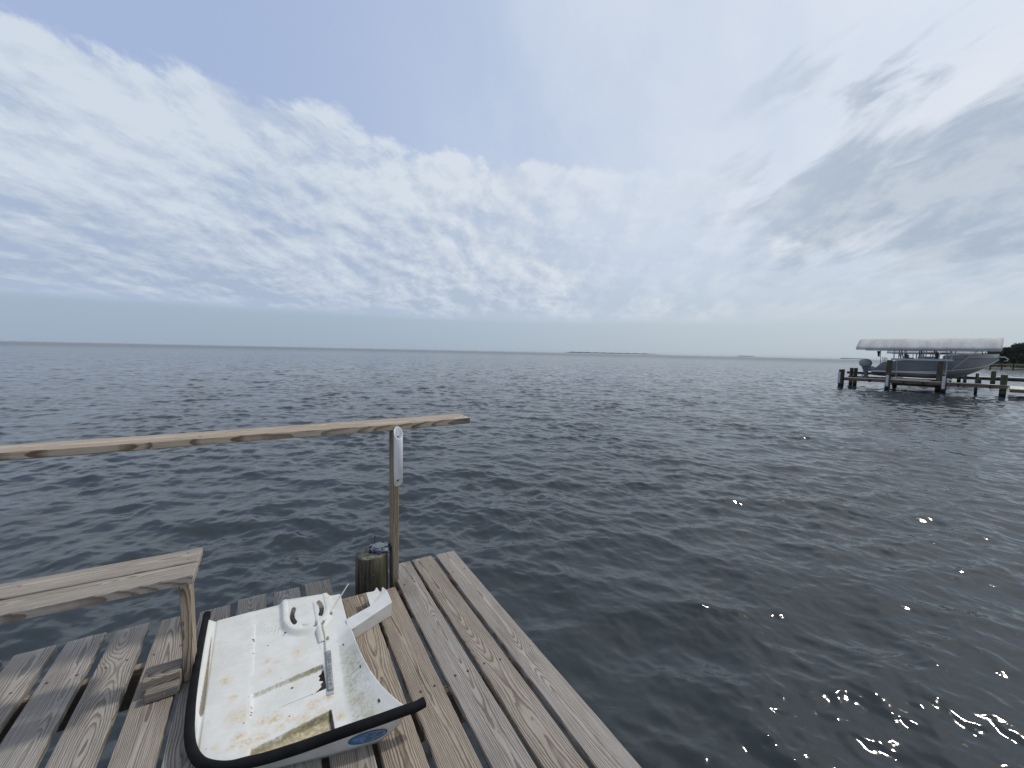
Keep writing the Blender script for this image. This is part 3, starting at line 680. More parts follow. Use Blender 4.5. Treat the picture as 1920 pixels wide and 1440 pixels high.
def gel_material():
    m = mat('aged_gelcoat', (.78, .79, .78), .42, 0, .45); N = NT(m.node_tree); b = N.n['Principled BSDF']
    at = N.node('ShaderNodeAttribute', attribute_name='dirt'); sp = N.node('ShaderNodeSeparateColor'); N.l.new(at.outputs['Color'], sp.inputs[0])
    mo, ru, dk = sp.outputs; wsp = at.outputs['Alpha']
    g2 = N.node('ShaderNodeAttribute', attribute_name='gl'); cr, fl, tan_f = N.sep(g2.outputs['Vector'])
    tc = N.node('ShaderNodeTexCoord'); v = tc.outputs['Object']
    n1 = N.noise(v, 9, 5, .6); n2 = N.noise(v, 70, 5, .7); n3 = N.noise(v, 260, 3, .6); n4 = N.noise(v, 28, 4, .65)
    nd = N.noise(N.vm('MULTIPLY', v, (1.0, .45, 1)), 150, 4, .7)
    c = N.mix(N.sm(n1, .35, .68), (.80, .80, .77), (.71, .71, .67))
    c = N.mix(N.m('MULTIPLY', N.sm(n4, .46, .70), .38), c, (.70, .66, .50))
    c = N.mix(N.m('MULTIPLY', N.sm(n3, .60, .70), .45), c, (.36, .37, .35))
    c = N.mix(N.m('MULTIPLY', N.sm(n2, .66, .71), .75), c, (.10, .10, .08))
    k = N.m('MULTIPLY', ru, N.m('ADD', N.sm(n2, .36, .60), .12), clamp=True)
    c = N.mix(N.m('MULTIPLY', k, .85), c, N.mix(N.sm(n4, .4, .6), (.72, .60, .36), (.62, .40, .20)))
    k = N.m('MULTIPLY', wsp, N.sm(n1, .30, .62)); c = N.mix(N.m('MULTIPLY', k, .45), c, (.58, .55, .40))
    k = N.m('MULTIPLY', wsp, N.sm(N.m('ADD', n2, N.m('MULTIPLY', N.m('SUBTRACT', n4, .5), .6)), .42, .66))
    c = N.mix(N.m('MULTIPLY', k, .62), c, (.40, .37, .22))
    k = N.m('MULTIPLY', wsp, N.sm(n3, .56, .66)); c = N.mix(N.m('MULTIPLY', k, .6), c, (.15, .15, .10))
    c = N.mix(N.m('MULTIPLY', tan_f, .92), c, N.mix(N.sm(n2, .34, .62), (.66, .56, .36), (.38, .31, .17)))
    k = N.sm(N.m('MULTIPLY', mo, N.m('ADD', N.m('MULTIPLY', n4, .7), N.m('SUBTRACT', N.m('MULTIPLY', n2, 1.6), .35))), .22, .62)
    c = N.mix(N.m('MULTIPLY', k, .9), c, N.mix(N.sm(n2, .38, .60), (.085, .075, .030), (.30, .27, .15)))
    k = N.sm(N.m('MULTIPLY', cr, N.m('ADD', .5, nd)), .30, .75)
    c = N.mix(N.m('MULTIPLY', k, .9), c, N.mix(N.sm(n3, .4, .6), (.12, .085, .045), (.28, .21, .12)))
    k = N.m('MULTIPLY', fl, N.sm(nd, .56, .62)); c = N.mix(k, c, (.10, .10, .075))
    k = N.sm(N.m('MULTIPLY', dk, N.m('ADD', .45, n2)), .34, .62); c = N.mix(N.m('MULTIPLY', k, .92), c, (.035, .035, .028))
    N.l.new(c, b.inputs['Base Color'])
    N.put(b.inputs['Roughness'], N.m('ADD', .32, N.m('MULTIPLY', n4, .35)))
    bn = N.node('ShaderNodeBump'); bn.inputs['Distance'].default_value = .0012; bn.inputs['Strength'].default_value = .5
    N.l.new(N.m('ADD', n1, N.m('MULTIPLY', n2, .25)), bn.inputs['Height']); N.l.new(bn.outputs[0], b.inputs['Normal'])
    return m
GEL = gel_material()
shell = obj('panel', build_panel(), GEL, part, smooth=True)
sm_ = shell.modifiers.new('Solidify', 'SOLIDIFY'); sm_.thickness = .0045; sm_.offset = -1

GEL2 = noisy('gelcoat_side', (.74, .74, .72), (.64, .64, .60), 8, .4, c3=None)
# front face under the rubber edge
b = newbm(); rows = []
for i in range(61):
    s = i / 60; x = -.24 + s * (.405 + .24)
    yt = interp(x, YF) + .004; zt_ = .055 + .048 * ss(x, -.25, .38) + .004
    xb = -.22 + s * (.350 + .22); yb = np.interp(xb, [-.22, -.076, .156, .344, .40], [1.60, 1.520, 1.458, 1.421, 1.415]); zb_ = .002
    if s > .93: zb_ = .002 + (s - .93) / .07 * .040; xb += (s - .93) / .07 * .032
    rows.append([b.verts.new(Vector((x, yt, zt_)).lerp(Vector((xb, yb, zb_)), k / 6)) for k in range(7)])
for a, c in zip(rows, rows[1:]):
    for k in range(6): b.faces.new((a[k], a[k + 1], c[k + 1], c[k]))
o = obj('front_face', b, GEL2, part, smooth=True); sm_ = o.modifiers.new('Solidify', 'SOLIDIFY'); sm_.thickness = .004; sm_.offset = 1
# arm with its notched end
arm_top = [(.300, 2.112), (.428, 2.150), (.433, 2.284), (.470, 2.288), (.484, 2.300), (.497, 2.325), (.501, 2.322), (.506, 2.262), (.511, 2.258), (.523, 2.296), (.529, 2.296), (.540, 2.235), (.534, 2.118), (.324, 2.026), (.300, 2.020)]
def armz(x, y): return .062 + .010 * ss(x, .31, .36) + .012 * ss(x, .50, .54) - .010 * ss(x, .44, .49) * ss(y, 2.05, 2.2)
b = newbm(); tv = [b.verts.new((x, y, armz(x, y))) for x, y in arm_top]; f = b.faces.new(tv[::-1])
n_ = len(tv)
for i in range(10, n_ - 1):          # side skirt on the outer side
    p0, p1 = tv[i].co, tv[(i + 1) % n_].co
    ins = .010
    b0 = b.verts.new((p0.x - ins * .6, p0.y - 0 + ins * .5, .002)); b1 = b.verts.new((p1.x - ins * .6, p1.y + ins * .5, .002))
    if i == 10: b0.co = (.530, 2.24, .050)
    b.faces.new((tv[i], tv[(i + 1) % n_], b1, b0))
bmesh.ops.remove_doubles(b, verts=b.verts, dist=.0005)
bmesh.ops.triangulate(b, faces=[f for f in b.faces if len(f.verts) > 4]); bmesh.ops.recalc_face_normals(b, faces=b.faces)
o = obj('arm', b, GEL2, part); sm_ = o.modifiers.new('Solidify', 'SOLIDIFY'); sm_.thickness = .0045; sm_.offset = 0
bv = o.modifiers.new('Bevel', 'BEVEL'); bv.width = .0018; bv.segments = 2; bv.limit_method = 'ANGLE'
# black rubber edging
RUB = noisy('black_rubber', (.006, .006, .007), (.012, .012, .014), 14, .75)
pth = [(-.312, 2.50, .064), (-.312, 2.44, .064), (-.309, 2.28, .064), (-.304, 2.10, .064), (-.298, 1.95, .064), (-.289, 1.80, .065), (-.279, 1.715, .066), (-.264, 1.648, .067), (-.237, 1.583, .069), (-.20, 1.541, .072), (-.15, 1.505, .076)]
x = -.10
while x <= .42: pth.append((x, interp(x, YF), .079 + .033 * ss(x, -.12, .42))); x += .03
pth += [(.44, 1.393, .108), (.474, 1.397, .109)]
def smooth_path(p, it=3):
    p = [Vector(a) for a in p]
    for _ in range(it):
        q = [p[0]]
        for a, c in zip(p, p[1:]): q += [a.lerp(c, .25), a.lerp(c, .75)]
        q.append(p[-1]); p = q
    return p
pp = smooth_path(pth, 2)
b = newbm(); tube(b, pp, [.0160 + .0020 * ss(q.x, -.2, .1) for q in pp], 16, cap=False)
# hollow ends
RUB.node_tree.nodes['Principled BSDF'].inputs['Specular IOR Level'].default_value = .15
o = obj('rubber_edging', b, RUB, part, smooth=True); sm_ = o.modifiers.new('Solidify', 'SOLIDIFY'); sm_.thickness = .005; sm_.offset = -1
# oval sticker on the front face
def sticker_mat():
    m = mat('sticker_blue', (.1, .2, .4), .3); N = NT(m.node_tree); bs = N.n['Principled BSDF']
    tc = N.node('ShaderNodeTexCoord'); x, y, z = N.sep(tc.outputs['Object'])
    n = N.noise(tc.outputs['Object'], 50, 4, .6)
    t = N.m('ADD', N.m('MULTIPLY', x, 11), N.m('MULTIPLY', N.m('SUBTRACT', n, .5), .5))
    c = N.mix(N.sm(t, -.5, .4), (.055, .20, .42), (.20, .28, .40))
    c = N.mix(N.m('MULTIPLY', N.sm(n, .52, .66), .5), c, (.28, .40, .56))
    N.l.new(c, bs.inputs['Base Color']); return m
SCX, SCZ = .272, .046
def face_pt(x, z):          # a point just in front of the front face
    s = (x + .24) / .645; yt = interp(x, YF) + .004; zt_ = .055 + .048 * ss(x, -.25, .38) + .004
    yb = float(np.interp(x, [-.22, -.076, .156, .344, .40], [1.60, 1.520, 1.458, 1.421, 1.415]))
    k = (zt_ - z) / (zt_ - .002)
    return Vector((x, yt + (yb - yt) * k - .0064, z))
st_c = face_pt(SCX, SCZ)
b = newbm()
def ell(b, rx, rz, off, n=48): return [b.verts.new(face_pt(SCX + rx * math.cos(2 * math.pi * k / n), SCZ + rz * math.sin(2 * math.pi * k / n)) + Vector((0, -off, 0)) - st_c) for k in range(n)]
e1 = ell(b, .066, .0245, 0); b.faces.new(e1)
stk = obj('sticker', b, sticker_mat(), part, loc=st_c)
NAVY = mat('navy_ink', (.012, .03, .11), .35); WHT = mat('white_ink', (.45, .5, .6), .35)
b = newbm(); e1 = ell(b, .066, .0245, .0004); e2 = ell(b, .0625, .0220, .0004)
for k in range(48): b.faces.new((e1[k], e1[(k + 1) % 48], e2[(k + 1) % 48], e2[k]))
obj('border', b, NAVY, stk)
def stroke(b, pts, w, off=.0006):
    P_ = [Vector((SCX + x, 0, SCZ + z)) for x, z in pts]
    for a, c in zip(P_, P_[1:]):
        d = (c - a).normalized(); nn = Vector((-d.z, 0, d.x)) * w
        b.faces.new([b.verts.new(face_pt(q.x, q.z) + Vector((0, -off, 0)) - st_c) for q in (a + nn, a - nn, c - nn, c + nn)])
b = newbm()                # leaping line figure and worn script
stroke(b, [(-.012, -.018), (-.004, -.006), (.002, .006), (.006, .016), (.010, .010), (.012, .002), (.018, .008), (.026, .010)], .0011)
stroke(b, [(-.004, -.006), (.006, -.004), (.014, -.010), (.004, -.012), (-.012, -.018)], .0010)
stroke(b, [(.026, .000), (.030, .007), (.033, .000), (.037, .007), (.040, .001), (.045, .008), (.047, .002), (.053, .007)], .0010)
stroke(b, [(.022, -.006), (.030, -.004), (.040, -.007), (.050, -.003)], .0009)
obj('drawing', b, NAVY, stk)
b = newbm()
stroke(b, [(-.052, .002), (-.044, .005), (-.036, .002), (-.028, .006), (-.020, .003), (-.014, .006)], .0010)
stroke(b, [(-.045, -.006), (-.035, -.004), (-.027, -.008), (-.018, -.005)], .0008)
obj('wave_lines', b, WHT, stk)
# grey anode-like bar, bracket, cord, small holes and bolts
BAR = noisy('grey_zinc', (.24, .245, .25), (.40, .41, .42), 45, .55, .35)
bar = obj('hinge_bar', box(newbm(), -.0105, .0105, -.118, .118, 0, .012, .004), BAR, part, loc=(.1885, 1.803, .055), rot=(0, 0, R(-4)))
b = newbm()
for k in range(9): box(b, -.0035, .0035, -.088 + k * .021 - .005, -.088 + k * .021 + .005, .0118, .0138, .0008)
obj('embossed_marks', b, noisy('worn_marks', (.16, .16, .16), (.26, .26, .26), 60, .6), bar)
box_g = newbm(); box(box_g, -.016, .010, -.135, .124, -.002, .004, .0015); obj('base_strip', box_g, mat('grey_sealant', (.42, .43, .44), .6), bar)
b = newbm()                 # curved flange between ring and bar
rows = []
for i in range(15):
    a = i / 14; y = 2.112 - .105 * a; w_ = .019 * (1 - .15 * a)
    rows.append([b.verts.new((.176 + w_ * s + .004 * a, y, .0575 + .013 * (1 - s * s) * (1 - .7 * a))) for s in np.linspace(-1, 1, 9)])
for a, c in zip(rows, rows[1:]):
    for k in range(8): b.faces.new((a[k], c[k], c[k + 1], a[k + 1]))
o = obj('hinge_flange', b, GEL2, part, smooth=True); sm_ = o.modifiers.new('Solidify', 'SOLIDIFY'); sm_.thickness = .003
CORD = mat('cream_cord', (.62, .58, .46), .6)
b = newbm(); tube(b, smooth_path([(.352, 2.362, .108), (.332, 2.339, .098), (.28, 2.27, .074), (.238, 2.205, .068), (.212, 2.16, .068), (.196, 2.12, .070), (.192, 2.09, .070), (.196, 2.04, .064), (.193, 2.0, .062), (.189, 1.95, .062), (.189, 1.918, .066)], 2), .0030, 8); obj('cord', b, CORD, part, smooth=True)
DARK = mat('dark_hole', (.02, .02, .018), .8)
def on_panel(x, y):
    if x < .21: return .0555
    ft, tp = interp(y, FOOT), interp(y, TOP); tt = min(1, max(0, (x - ft) / (tp - ft))); return .055 + (interp(y, HT) - .055) * tt ** 1.35
for (x, y, z, sx, sy, m_) in ((.262, 1.93, None, .0016, .007, DARK), (.300, 1.72, None, .0020, .008, DARK), (.330, 1.505, None, .0035, .008, DARK), (.030, 2.155, .060, .004, .004, DARK)):
    zz = z if z else on_panel(x, y); b = newbm(); box(b, -sx, sx, -sy, sy, -.001, .0022, .0008); obj('drain_hole', b, m_, part, loc=(x, y, zz))
for (x, y, z) in ((.243, 2.195, .066), (.236, 2.33, .068), (.199, 2.13, .074), (.205, 2.015, .060), (.165, 2.125, .078)):
    b = newbm(); tube(b, [(0, 0, -.004), (0, 0, .006), (0, 0, .0085)], [.0058, .0058, .0035], 10); obj('bolt', b, MET, part, loc=(x, y, z), smooth=False)

# ------------------------------------------------------------------ neighbour's dock, lift and boat (about 40 m away)
PIL2 = piling_mat('dark_piling', (.065, .055, .040), (.135, .115, .080), (.08, .08, .05), wet=-.62)
PIL3 = piling_mat('green_piling', (.075, .080, .050), (.12, .12, .075), (.075, .10, .055), wet=-.62)
SLV = noisy('white_sleeve', (.80, .81, .83), (.55, .56, .57), 6, .5, stretch=(3, 3, 1))
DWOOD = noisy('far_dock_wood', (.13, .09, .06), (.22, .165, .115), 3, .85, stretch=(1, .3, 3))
DTOP = noisy('sun_tinted_planks', (.80, .77, .70), (.62, .59, .53), 2.2, .8, stretch=(1, 6, 1))  # pale board colour, lightened further in place of sunlight under the canopy
DKTIM = noisy('dark_timber', (.020, .018, .014), (.045, .038, .028), 2, .8)  # near-black brown for cross beams, second dock stringers, pier posts and boom
GRPP = 'pilings of the boat lift dock'
PV = Vector((41.5, 9.5, 0)); TW = R(8.8)
def sw(x, y, z=0.0):
    q = Matrix.Rotation(TW, 3, 'Z') @ (Vector((x, y, z)) - PV) + PV; return (q.x, q.y, z)
def pile2(x, y, top, r, label, m=PIL2, sleeve=None):
    x, y, _ = sw(x, y)
    b = piling_mesh(r, WATER - 1.2, top, m, n=16, rows=6)
    if sleeve:
        t = thing('piling', label, 'piling', (x, y, 0), TW, GRPP); o = obj('post', b, m, t, smooth=False)
        b = newbm(); tube(b, [(-r * .9, sleeve[2], sleeve[0]), (-r * .9, sleeve[2], sleeve[1])], .085, 14); obj('sleeve', b, SLV, t, smooth=False)
        o = t
    else: o = tag(obj('piling', b, m, loc=(x, y, 0)), label, 'piling', GRPP)
    return o
pile2(40.0, 14.72, .56, .12, 'dark short piling with white sleeve, outermost at the left tip of the far dock', sleeve=(-.50, .36, .06))
pile2(40.3, 14.64, .57, .12, 'dark short piling right beside the sleeved one at the left tip of the far dock')
pile2(43.2, 14.64, .66, .13, 'left one of the second pair of short dark pilings left of the outboard motor')
pile2(43.4, 14.40, .66, .13, 'right one of the second pair of short dark pilings left of the outboard motor')
pile2(41.0, 12.02, 1.385, .16, 'tall dark piling under the left end of the white lift beam')
pile2(40.1, 11.88, .40, .11, 'short black piling with white sleeve in front of the left lift piling', sleeve=(-.56, .26, .05))
pile2(41.0, 9.33, 1.405, .16, 'tall dark piling under the right end of the white lift beam')
pile2(40.2, 9.00, .10, .11, 'short black piling with white sleeve in front of the right lift piling', sleeve=(-.52, .37, .03))
pile2(41.3, 7.56, .61, .08, 'thin dark piling below the bow of the lifted boat')
pile2(40.4, 6.38, .60, .155, 'thick squat green-brown piling at the right where the pale walkway starts', m=PIL3)
pile2(44.9, 12.1, 1.30, .15, 'dark lift piling on the far side of the boat, towards its stern')
pile2(44.9, 9.3, 1.30, .15, 'dark lift piling on the far side of the boat, towards its bow')

nd = thing('boat_lift_dock', 'long narrow brown timber walkway around the lifted boat, pale boards on top tinted as sunlit', 'dock', sw(0, 0), TW)
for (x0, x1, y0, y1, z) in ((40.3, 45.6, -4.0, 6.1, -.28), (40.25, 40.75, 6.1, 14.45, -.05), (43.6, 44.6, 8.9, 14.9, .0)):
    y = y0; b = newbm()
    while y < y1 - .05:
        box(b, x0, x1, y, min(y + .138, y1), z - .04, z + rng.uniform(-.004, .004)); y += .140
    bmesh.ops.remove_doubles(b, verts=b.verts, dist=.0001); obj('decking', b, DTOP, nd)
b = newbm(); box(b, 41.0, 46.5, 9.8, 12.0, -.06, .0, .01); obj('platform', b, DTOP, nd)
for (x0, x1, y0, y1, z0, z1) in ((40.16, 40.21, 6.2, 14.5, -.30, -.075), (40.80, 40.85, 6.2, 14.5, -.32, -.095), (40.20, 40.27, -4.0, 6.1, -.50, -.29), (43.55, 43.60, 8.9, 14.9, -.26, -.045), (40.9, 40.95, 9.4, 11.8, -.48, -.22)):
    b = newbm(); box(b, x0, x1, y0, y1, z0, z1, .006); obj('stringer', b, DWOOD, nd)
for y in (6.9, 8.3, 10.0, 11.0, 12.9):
    b = newbm(); box(b, 39.80, 41.05, y, y + .05, -.33, -.10, .006); obj('cross_beam', b, DKTIM, nd)

# canopy lift
ALU = noisy('aluminium', (.46, .48, .51), (.56, .58, .60), 9, .38, .75)
def canvas_mat():
    m = mat('stained_canvas', (.5, .5, .5), .75, 0, .3); N = NT(m.node_tree); bs = N.n['Principled BSDF']
    tc = N.node('ShaderNodeTexCoord'); v = tc.outputs['Object']
    a = N.noise(N.vm('MULTIPLY', v, (.5, 1.3, .5)), 1.0, 4, .6); c2 = N.noise(v, 3.0, 4, .6)
    c = N.mix(N.sm(a, .35, .65), (.62, .615, .595), (.47, .465, .45))
    c = N.mix(N.m('MULTIPLY', N.sm(c2, .5, .7), .5), c, (.44, .45, .40))
    N.l.new(c, bs.inputs['Base Color']); return m
CAN = canvas_mat()
def arch(s): return 3.05 - .80 * abs(s) ** 1.7
def make_lift(name, label, loc, L=7.5):
    t = thing(name, label, 'boat lift', loc, 0, None)
    b = newbm(); rows = []
    for i in range(33):
        y = -L / 2 + L * i / 32; sag = 0.0 * math.cos(i * math.pi / 2)
        rows.append([b.verts.new((1.72 * s, y, arch(s) + sag * (1 - abs(s)) - (.03 if abs(s) == 1 else 0))) for s in np.linspace(-1, 1, 25)])
    for a, c in zip(rows, rows[1:]):
        for k in range(24): b.faces.new((a[k], c[k], c[k + 1], a[k + 1]))
    o = obj('canopy', b, CAN, t, smooth=True); s_ = o.modifiers.new('Solidify', 'SOLIDIFY'); s_.thickness = .02; s_.offset = -1
    for sx in (-1.70, 1.70):
        b = newbm(); box(b, sx - .025, sx + .025, -L / 2 + .05, L / 2 - .05, 2.155, 2.205, .006); obj('eave_rail', b, ALU, t)
        b = newbm(); box(b, sx * .94 - .06 - .2 * (sx < 0) * 0, sx * .94 + .06, -1.62, 1.62, 1.40, 1.54, .01); obj('lift_beam', b, ALU, t)
        for dy in (-1.50, -1.25, -.10, .05, .90, 1.20, 1.47):
            if sx > 0 and dy in (-.10, .9): continue
            b = newbm(); tube(b, [(sx * .94, dy, 1.54), (sx, dy, 2.16)], .032, 8); obj('upright', b, ALU, t)
    for yy in (-1.30, 1.28):
        for sx in (-1.55, 1.55):
            b = newbm(); tube(b, [(sx * .94, yy, 1.42), (sx * .9, yy, .0)], .025, 6); obj('lift_cable', b, ALU, t)
        b = newbm(); box(b, -1.45, 1.45, yy - .09, yy + .09, -.12, .06, .01); obj('cradle_beam', b, ALU, t)
    b = newbm(); tube(b, [(-1.65, -2.70, 2.17), (-1.50, -1.50, .70)], .022, 6); obj('brace', b, ALU, t)
    for k in range(6):
        y = -L / 2 + .1 + (L - .2) * k / 5; b = newbm(); tube(b, [(1.70 * s, y, arch(s) - .035) for s in np.linspace(-1, 1, 13)], .02, 6); obj('bow_frame', b, ALU, t)
    return t
lift = make_lift('boat_lift', 'boat lift with long grey stained canvas canopy over the lifted grey boat', sw(42.72, 10.35)); lift.rotation_euler.z = TW
lift2 = copy_tree(lift, (66.0, 15.6, -.02), 'second canvas canopy boat lift farther off, seen under the nearer canopy')
lift['group'] = lift2['group'] = 'canopied boat lifts'

# boat
HU = noisy('grey_blue_hull', (.26, .275, .30), (.285, .30, .325), 1.5, .3)
HB = noisy('hull_bottom', (.36, .355, .36), (.28, .275, .275), 2.0, .45, stretch=(1, .4, 4))
WH = noisy('white_boat_gelcoat', (.76, .76, .75), (.66, .66, .66), 2, .3)
GL = mat('tinted_windshield', (.02, .025, .03), .1); CUSH = noisy('dark_upholstery', (.05, .055, .065), (.09, .09, .10), 4, .7)
MOT = noisy('grey_motor_cowl', (.36, .385, .41), (.42, .445, .47), 2.5, .3); MOTD = mat('dark_motor_leg', (.20, .22, .245), .4)
boat = thing('motor_boat', 'grey blue motor boat with grey outboard raised on the lift under the near canopy', 'boat', sw(43.0, .45), TW); boat.scale = (1, .955, 1)
YS = [13.35, 13.05, 12.75, 12.3, 11.6, 10.8, 10.0, 9.2, 8.5, 7.9, 7.4, 7.0, 6.75, 6.58]
def zsh(y): return float(np.interp(-y, [-13.35, -13.05, -12.75, -12.3, -11.6, -9.2, -7.9, -6.5], [.74, .80, 1.16, 1.24, 1.35, 1.55, 1.63, 1.70]))
def hb(y): return float(np.interp(-y, [-13.35, -11, -9.5, -8.7, -8, -7.4, -7, -6.7, -6.5], [1.10, 1.22, 1.22, 1.12, .90, .62, .36, .15, .02]))
def zst(y): return float(np.interp(-y, [-13.35, -10.2, -9.3, -8.2, -7.4, -7.0, -6.5], [.50, .60, .66, .83, 1.02, 1.2, 1.62]))
def zk(y): return float(np.interp(-y, [-13.35, -12.8, -10, -9.2, -8.5, -7.9, -7.4, -7.0, -6.75, -6.5], [.14, .10, .06, .10, .24, .48, .80, 1.10, 1.34, 1.62]))
def loft(fn, ys):
    b = newbm(); rows = [[b.verts.new(p) for p in fn(y)] for y in ys]
    for a, c in zip(rows, rows[1:]):
        for k in range(len(a) - 1): b.faces.new((a[k], a[k + 1], c[k + 1], c[k]))
    return b, rows
ysf = list(np.linspace(13.35, 6.55, 60))
def upper(y):
    h_ = hb(y); z1, z0 = zsh(y), zst(y); r = []
    for sgn in (-1, 1):
        q = [(sgn * (h_ * (.90 + .10 * t) + .06 * math.sin(t * math.pi) * min(1, h_)), y, z0 + (z1 - z0) * t) for t in np.linspace(0, 1, 6)]
        r.append(q)
    return r[0][::-1], r[1]
for side in (0, 1):
    b, rows = loft(lambda y: upper(y)[side], ysf); 
    if side == 0: bmU = b
    else:
        me = bpy.data.meshes.new('t'); b.to_mesh(me); bmU.from_mesh(me); bpy.data.meshes.remove(me)
box(bmU, -1.0, 1.0, 13.30, 13.36, .52, .74)
bmesh.ops.recalc_face_normals(bmU, faces=bmU.faces)
hull = obj('hull', bmU, HU, boat, smooth=True); s_ = hull.modifiers.new('Solidify', 'SOLIDIFY'); s_.thickness = .03; s_.offset = 0
def lower(y):
    h_ = hb(y) * .90; z1, z0 = zst(y), zk(y); pts = []
    for t in np.linspace(-1, 1, 17):
        a = abs(t); x = h_ * (1 if t > 0 else -1) * min(1, a ** .9); z = z0 + (z1 - z0) * (a ** 1.25 * .62 if a < .85 else .62 * .816 + (a - .85) / .15 * (1 - .62 * .816))
        pts.append((x, y, z + .02 * (1 if int(a * 8) % 2 else 0) * (a > .2)))
    return pts
b, rows = loft(lower, ysf); b.faces.new(rows[0]); obj('hull_bottom', b, HB, boat, smooth=False)
b = newbm()
for sgn in (-1, 1): tube(b, [(sgn * (hb(y) * .90 + .035), y, zst(y)) for y in ysf], .032, 6)
obj('white_stripe', b, WH, boat)
b, rows = loft(lambda y: [(-hb(y), y, zsh(y) + .02), (-hb(y) * .55, y, zsh(y) + .24), (0, y, zsh(y) + .29), (hb(y) * .55, y, zsh(y) + .24), (hb(y), y, zsh(y) + .02)], list(np.linspace(9.3, 6.55, 18)))
b.faces.new(rows[0]); obj('fore_deck', b, WH, boat, smooth=False)
b, rows = loft(lambda y: [(-hb(y) - .02, y, zsh(y) - .01), (-hb(y) - .02, y, zsh(y) + .035), (-hb(y) + .16, y, zsh(y) + .035)], list(np.linspace(12.7, 6.6, 40))); obj('gunwale', b, HU, boat)
b, rows = loft(lambda y: [(hb(y) + .02, y, zsh(y) - .01), (hb(y) + .02, y, zsh(y) + .035), (hb(y) - .16, y, zsh(y) + .035)], list(np.linspace(12.7, 6.6, 40))); obj('gunwale', b, HU, boat)
b = newbm(); box(b, -1.15, 1.15, 9.0, 13.25, .45, .56); obj('cockpit_floor', b, WH, boat)
b = newbm()
for sgn in (-1, 1): tube(b, [(sgn * hb(y) * .92, y, zsh(y) + (.05 if i in (0, 5) else .24)) for i, y in enumerate(np.linspace(8.3, 6.75, 6))], .018, 6)
obj('bow_rail', b, ALU, boat)
b = newbm(); box(b, -.09, .09, 6.28, 6.75, 1.72, 1.80, .02); tube(b, [(0, 6.30, 1.78), (0, 6.12, 1.62), (.10, 6.18, 1.50), (0, 6.30, 1.50), (-.10, 6.18, 1.50), (0, 6.12, 1.62)], .03, 8); obj('anchor', b, ALU, boat)
b = newbm(); box(b, -.52, .52, 9.7, 10.7, .56, 1.72, .08); obj('console', b, WH, boat)
b = newbm(); box(b, -.50, .50, 9.55, 9.72, 1.45, 2.05, .04); obj('windshield', b, GL, boat)
b = newbm(); box(b, -.55, .55, 11.0, 11.5, .56, 1.62, .06); box(b, -.55, .55, 11.4, 11.52, 1.5, 1.95, .04); obj('helm_seat', b, CUSH, boat)
b = newbm(); box(b, -.75, .75, 9.6, 12.0, 2.36, 2.43, .025); obj('hard_top', b, CUSH, boat)
for sx in (-.58, .58):
    for (ya, yb) in ((9.55, 9.85), (10.65, 10.60), (11.55, 11.85)):
        b = newbm(); tube(b, [(sx, ya, .7 if ya < 11.5 else 1.2), (sx, (ya + yb) / 2, 1.7), (sx * 1.05, yb, 2.37)], .035, 8); obj('top_leg', b, MOTD, boat)
for k in range(4):
    b = newbm(); tube(b, [(-.95 + .6 * k, 12.65, 1.2), (-.95 + .6 * k, 12.72, 1.60)], .022, 6); obj('rod_tube', b, ALU, boat)
b = newbm(); tube(b, [(-.3, 12.9, .8), (-.3, 12.98, 2.15)], .022, 6); fp = obj('flag_pole', b, ALU, boat)
b = newbm(); rows = []
for i in range(7):
    rows.append([b.verts.new((-.3 + .04 * math.sin(i * 1.1 + k), 13.0 + .05 * k * (1 - i * .06), 2.10 - .075 * i)) for k in range(5)])
for a, c in zip(rows, rows[1:]):
    for k in range(4): b.faces.new((a[k], a[k + 1], c[k + 1], c[k]))
FLG = noisy('dark_flag', (.05, .05, .09), (.16, .09, .10), 7, .8); o = obj('flag', b, FLG, fp, smooth=True); s_ = o.modifiers.new('Solidify', 'SOLIDIFY'); s_.thickness = .004
# outboard
ob = obj('outboard_motor', None or newbm(), MOTD, boat)
bm_ = newbm(); rows = []
prof = [(.80, .20, .16), (.86, .34, .24), (.98, .42, .27), (1.12, .45, .28), (1.26, .43, .275), (1.38, .34, .24), (1.44, .20, .15), (1.46, .04, .04)]
for z, ry, rx in prof:
    rows.append([bm_.verts.new((rx * math.copysign(abs(math.cos(a)) ** .75, math.cos(a)), 13.93 - .10 * (1.1 - z) + ry * math.copysign(abs(math.sin(a)) ** .8, math.sin(a)), z)) for a in np.linspace(0, 2 * math.pi, 20, endpoint=False)])
for a, c in zip(rows, rows[1:]):
    for k in range(20): bm_.faces.new((a[k], a[(k + 1) % 20], c[(k + 1) % 20], c[k]))
bm_.faces.new(rows[-1]); bm_.faces.new(rows[0][::-1]); cw_o = obj('cowling', bm_, MOT, ob, smooth=True)
bm_ = newbm(); rows = []
for z, yc, ry, rx in ((.86, 13.93, .26, .17), (.60, 13.90, .20, .13), (.35, 13.86, .16, .10), (.18, 13.84, .13, .07), (.05, 13.82, .14, .05), (-.18, 13.84, .10, .03)):
    rows.append([bm_.verts.new((rx * math.cos(a), yc + ry * math.sin(a), z)) for a in np.linspace(0, 2 * math.pi, 14, endpoint=False)])
for a, c in zip(rows, rows[1:]):
    for k in range(14): bm_.faces.new((a[k], a[(k + 1) % 14], c[(k + 1) % 14], c[k]))
bm_.faces.new(rows[0]); bm_.faces.new(rows[-1][::-1]); box(bm_, -.12, .12, 13.62, 14.12, .12, .15, .01); box(bm_, -.16, .16, 13.35, 13.75, .45, .85, .03)
me = bpy.data.meshes.new('outboard_motor'); bmesh.ops.recalc_face_normals(bm_, faces=bm_.faces); bm_.to_mesh(me); bm_.free(); me.materials.append(MOTD); ob.data = me
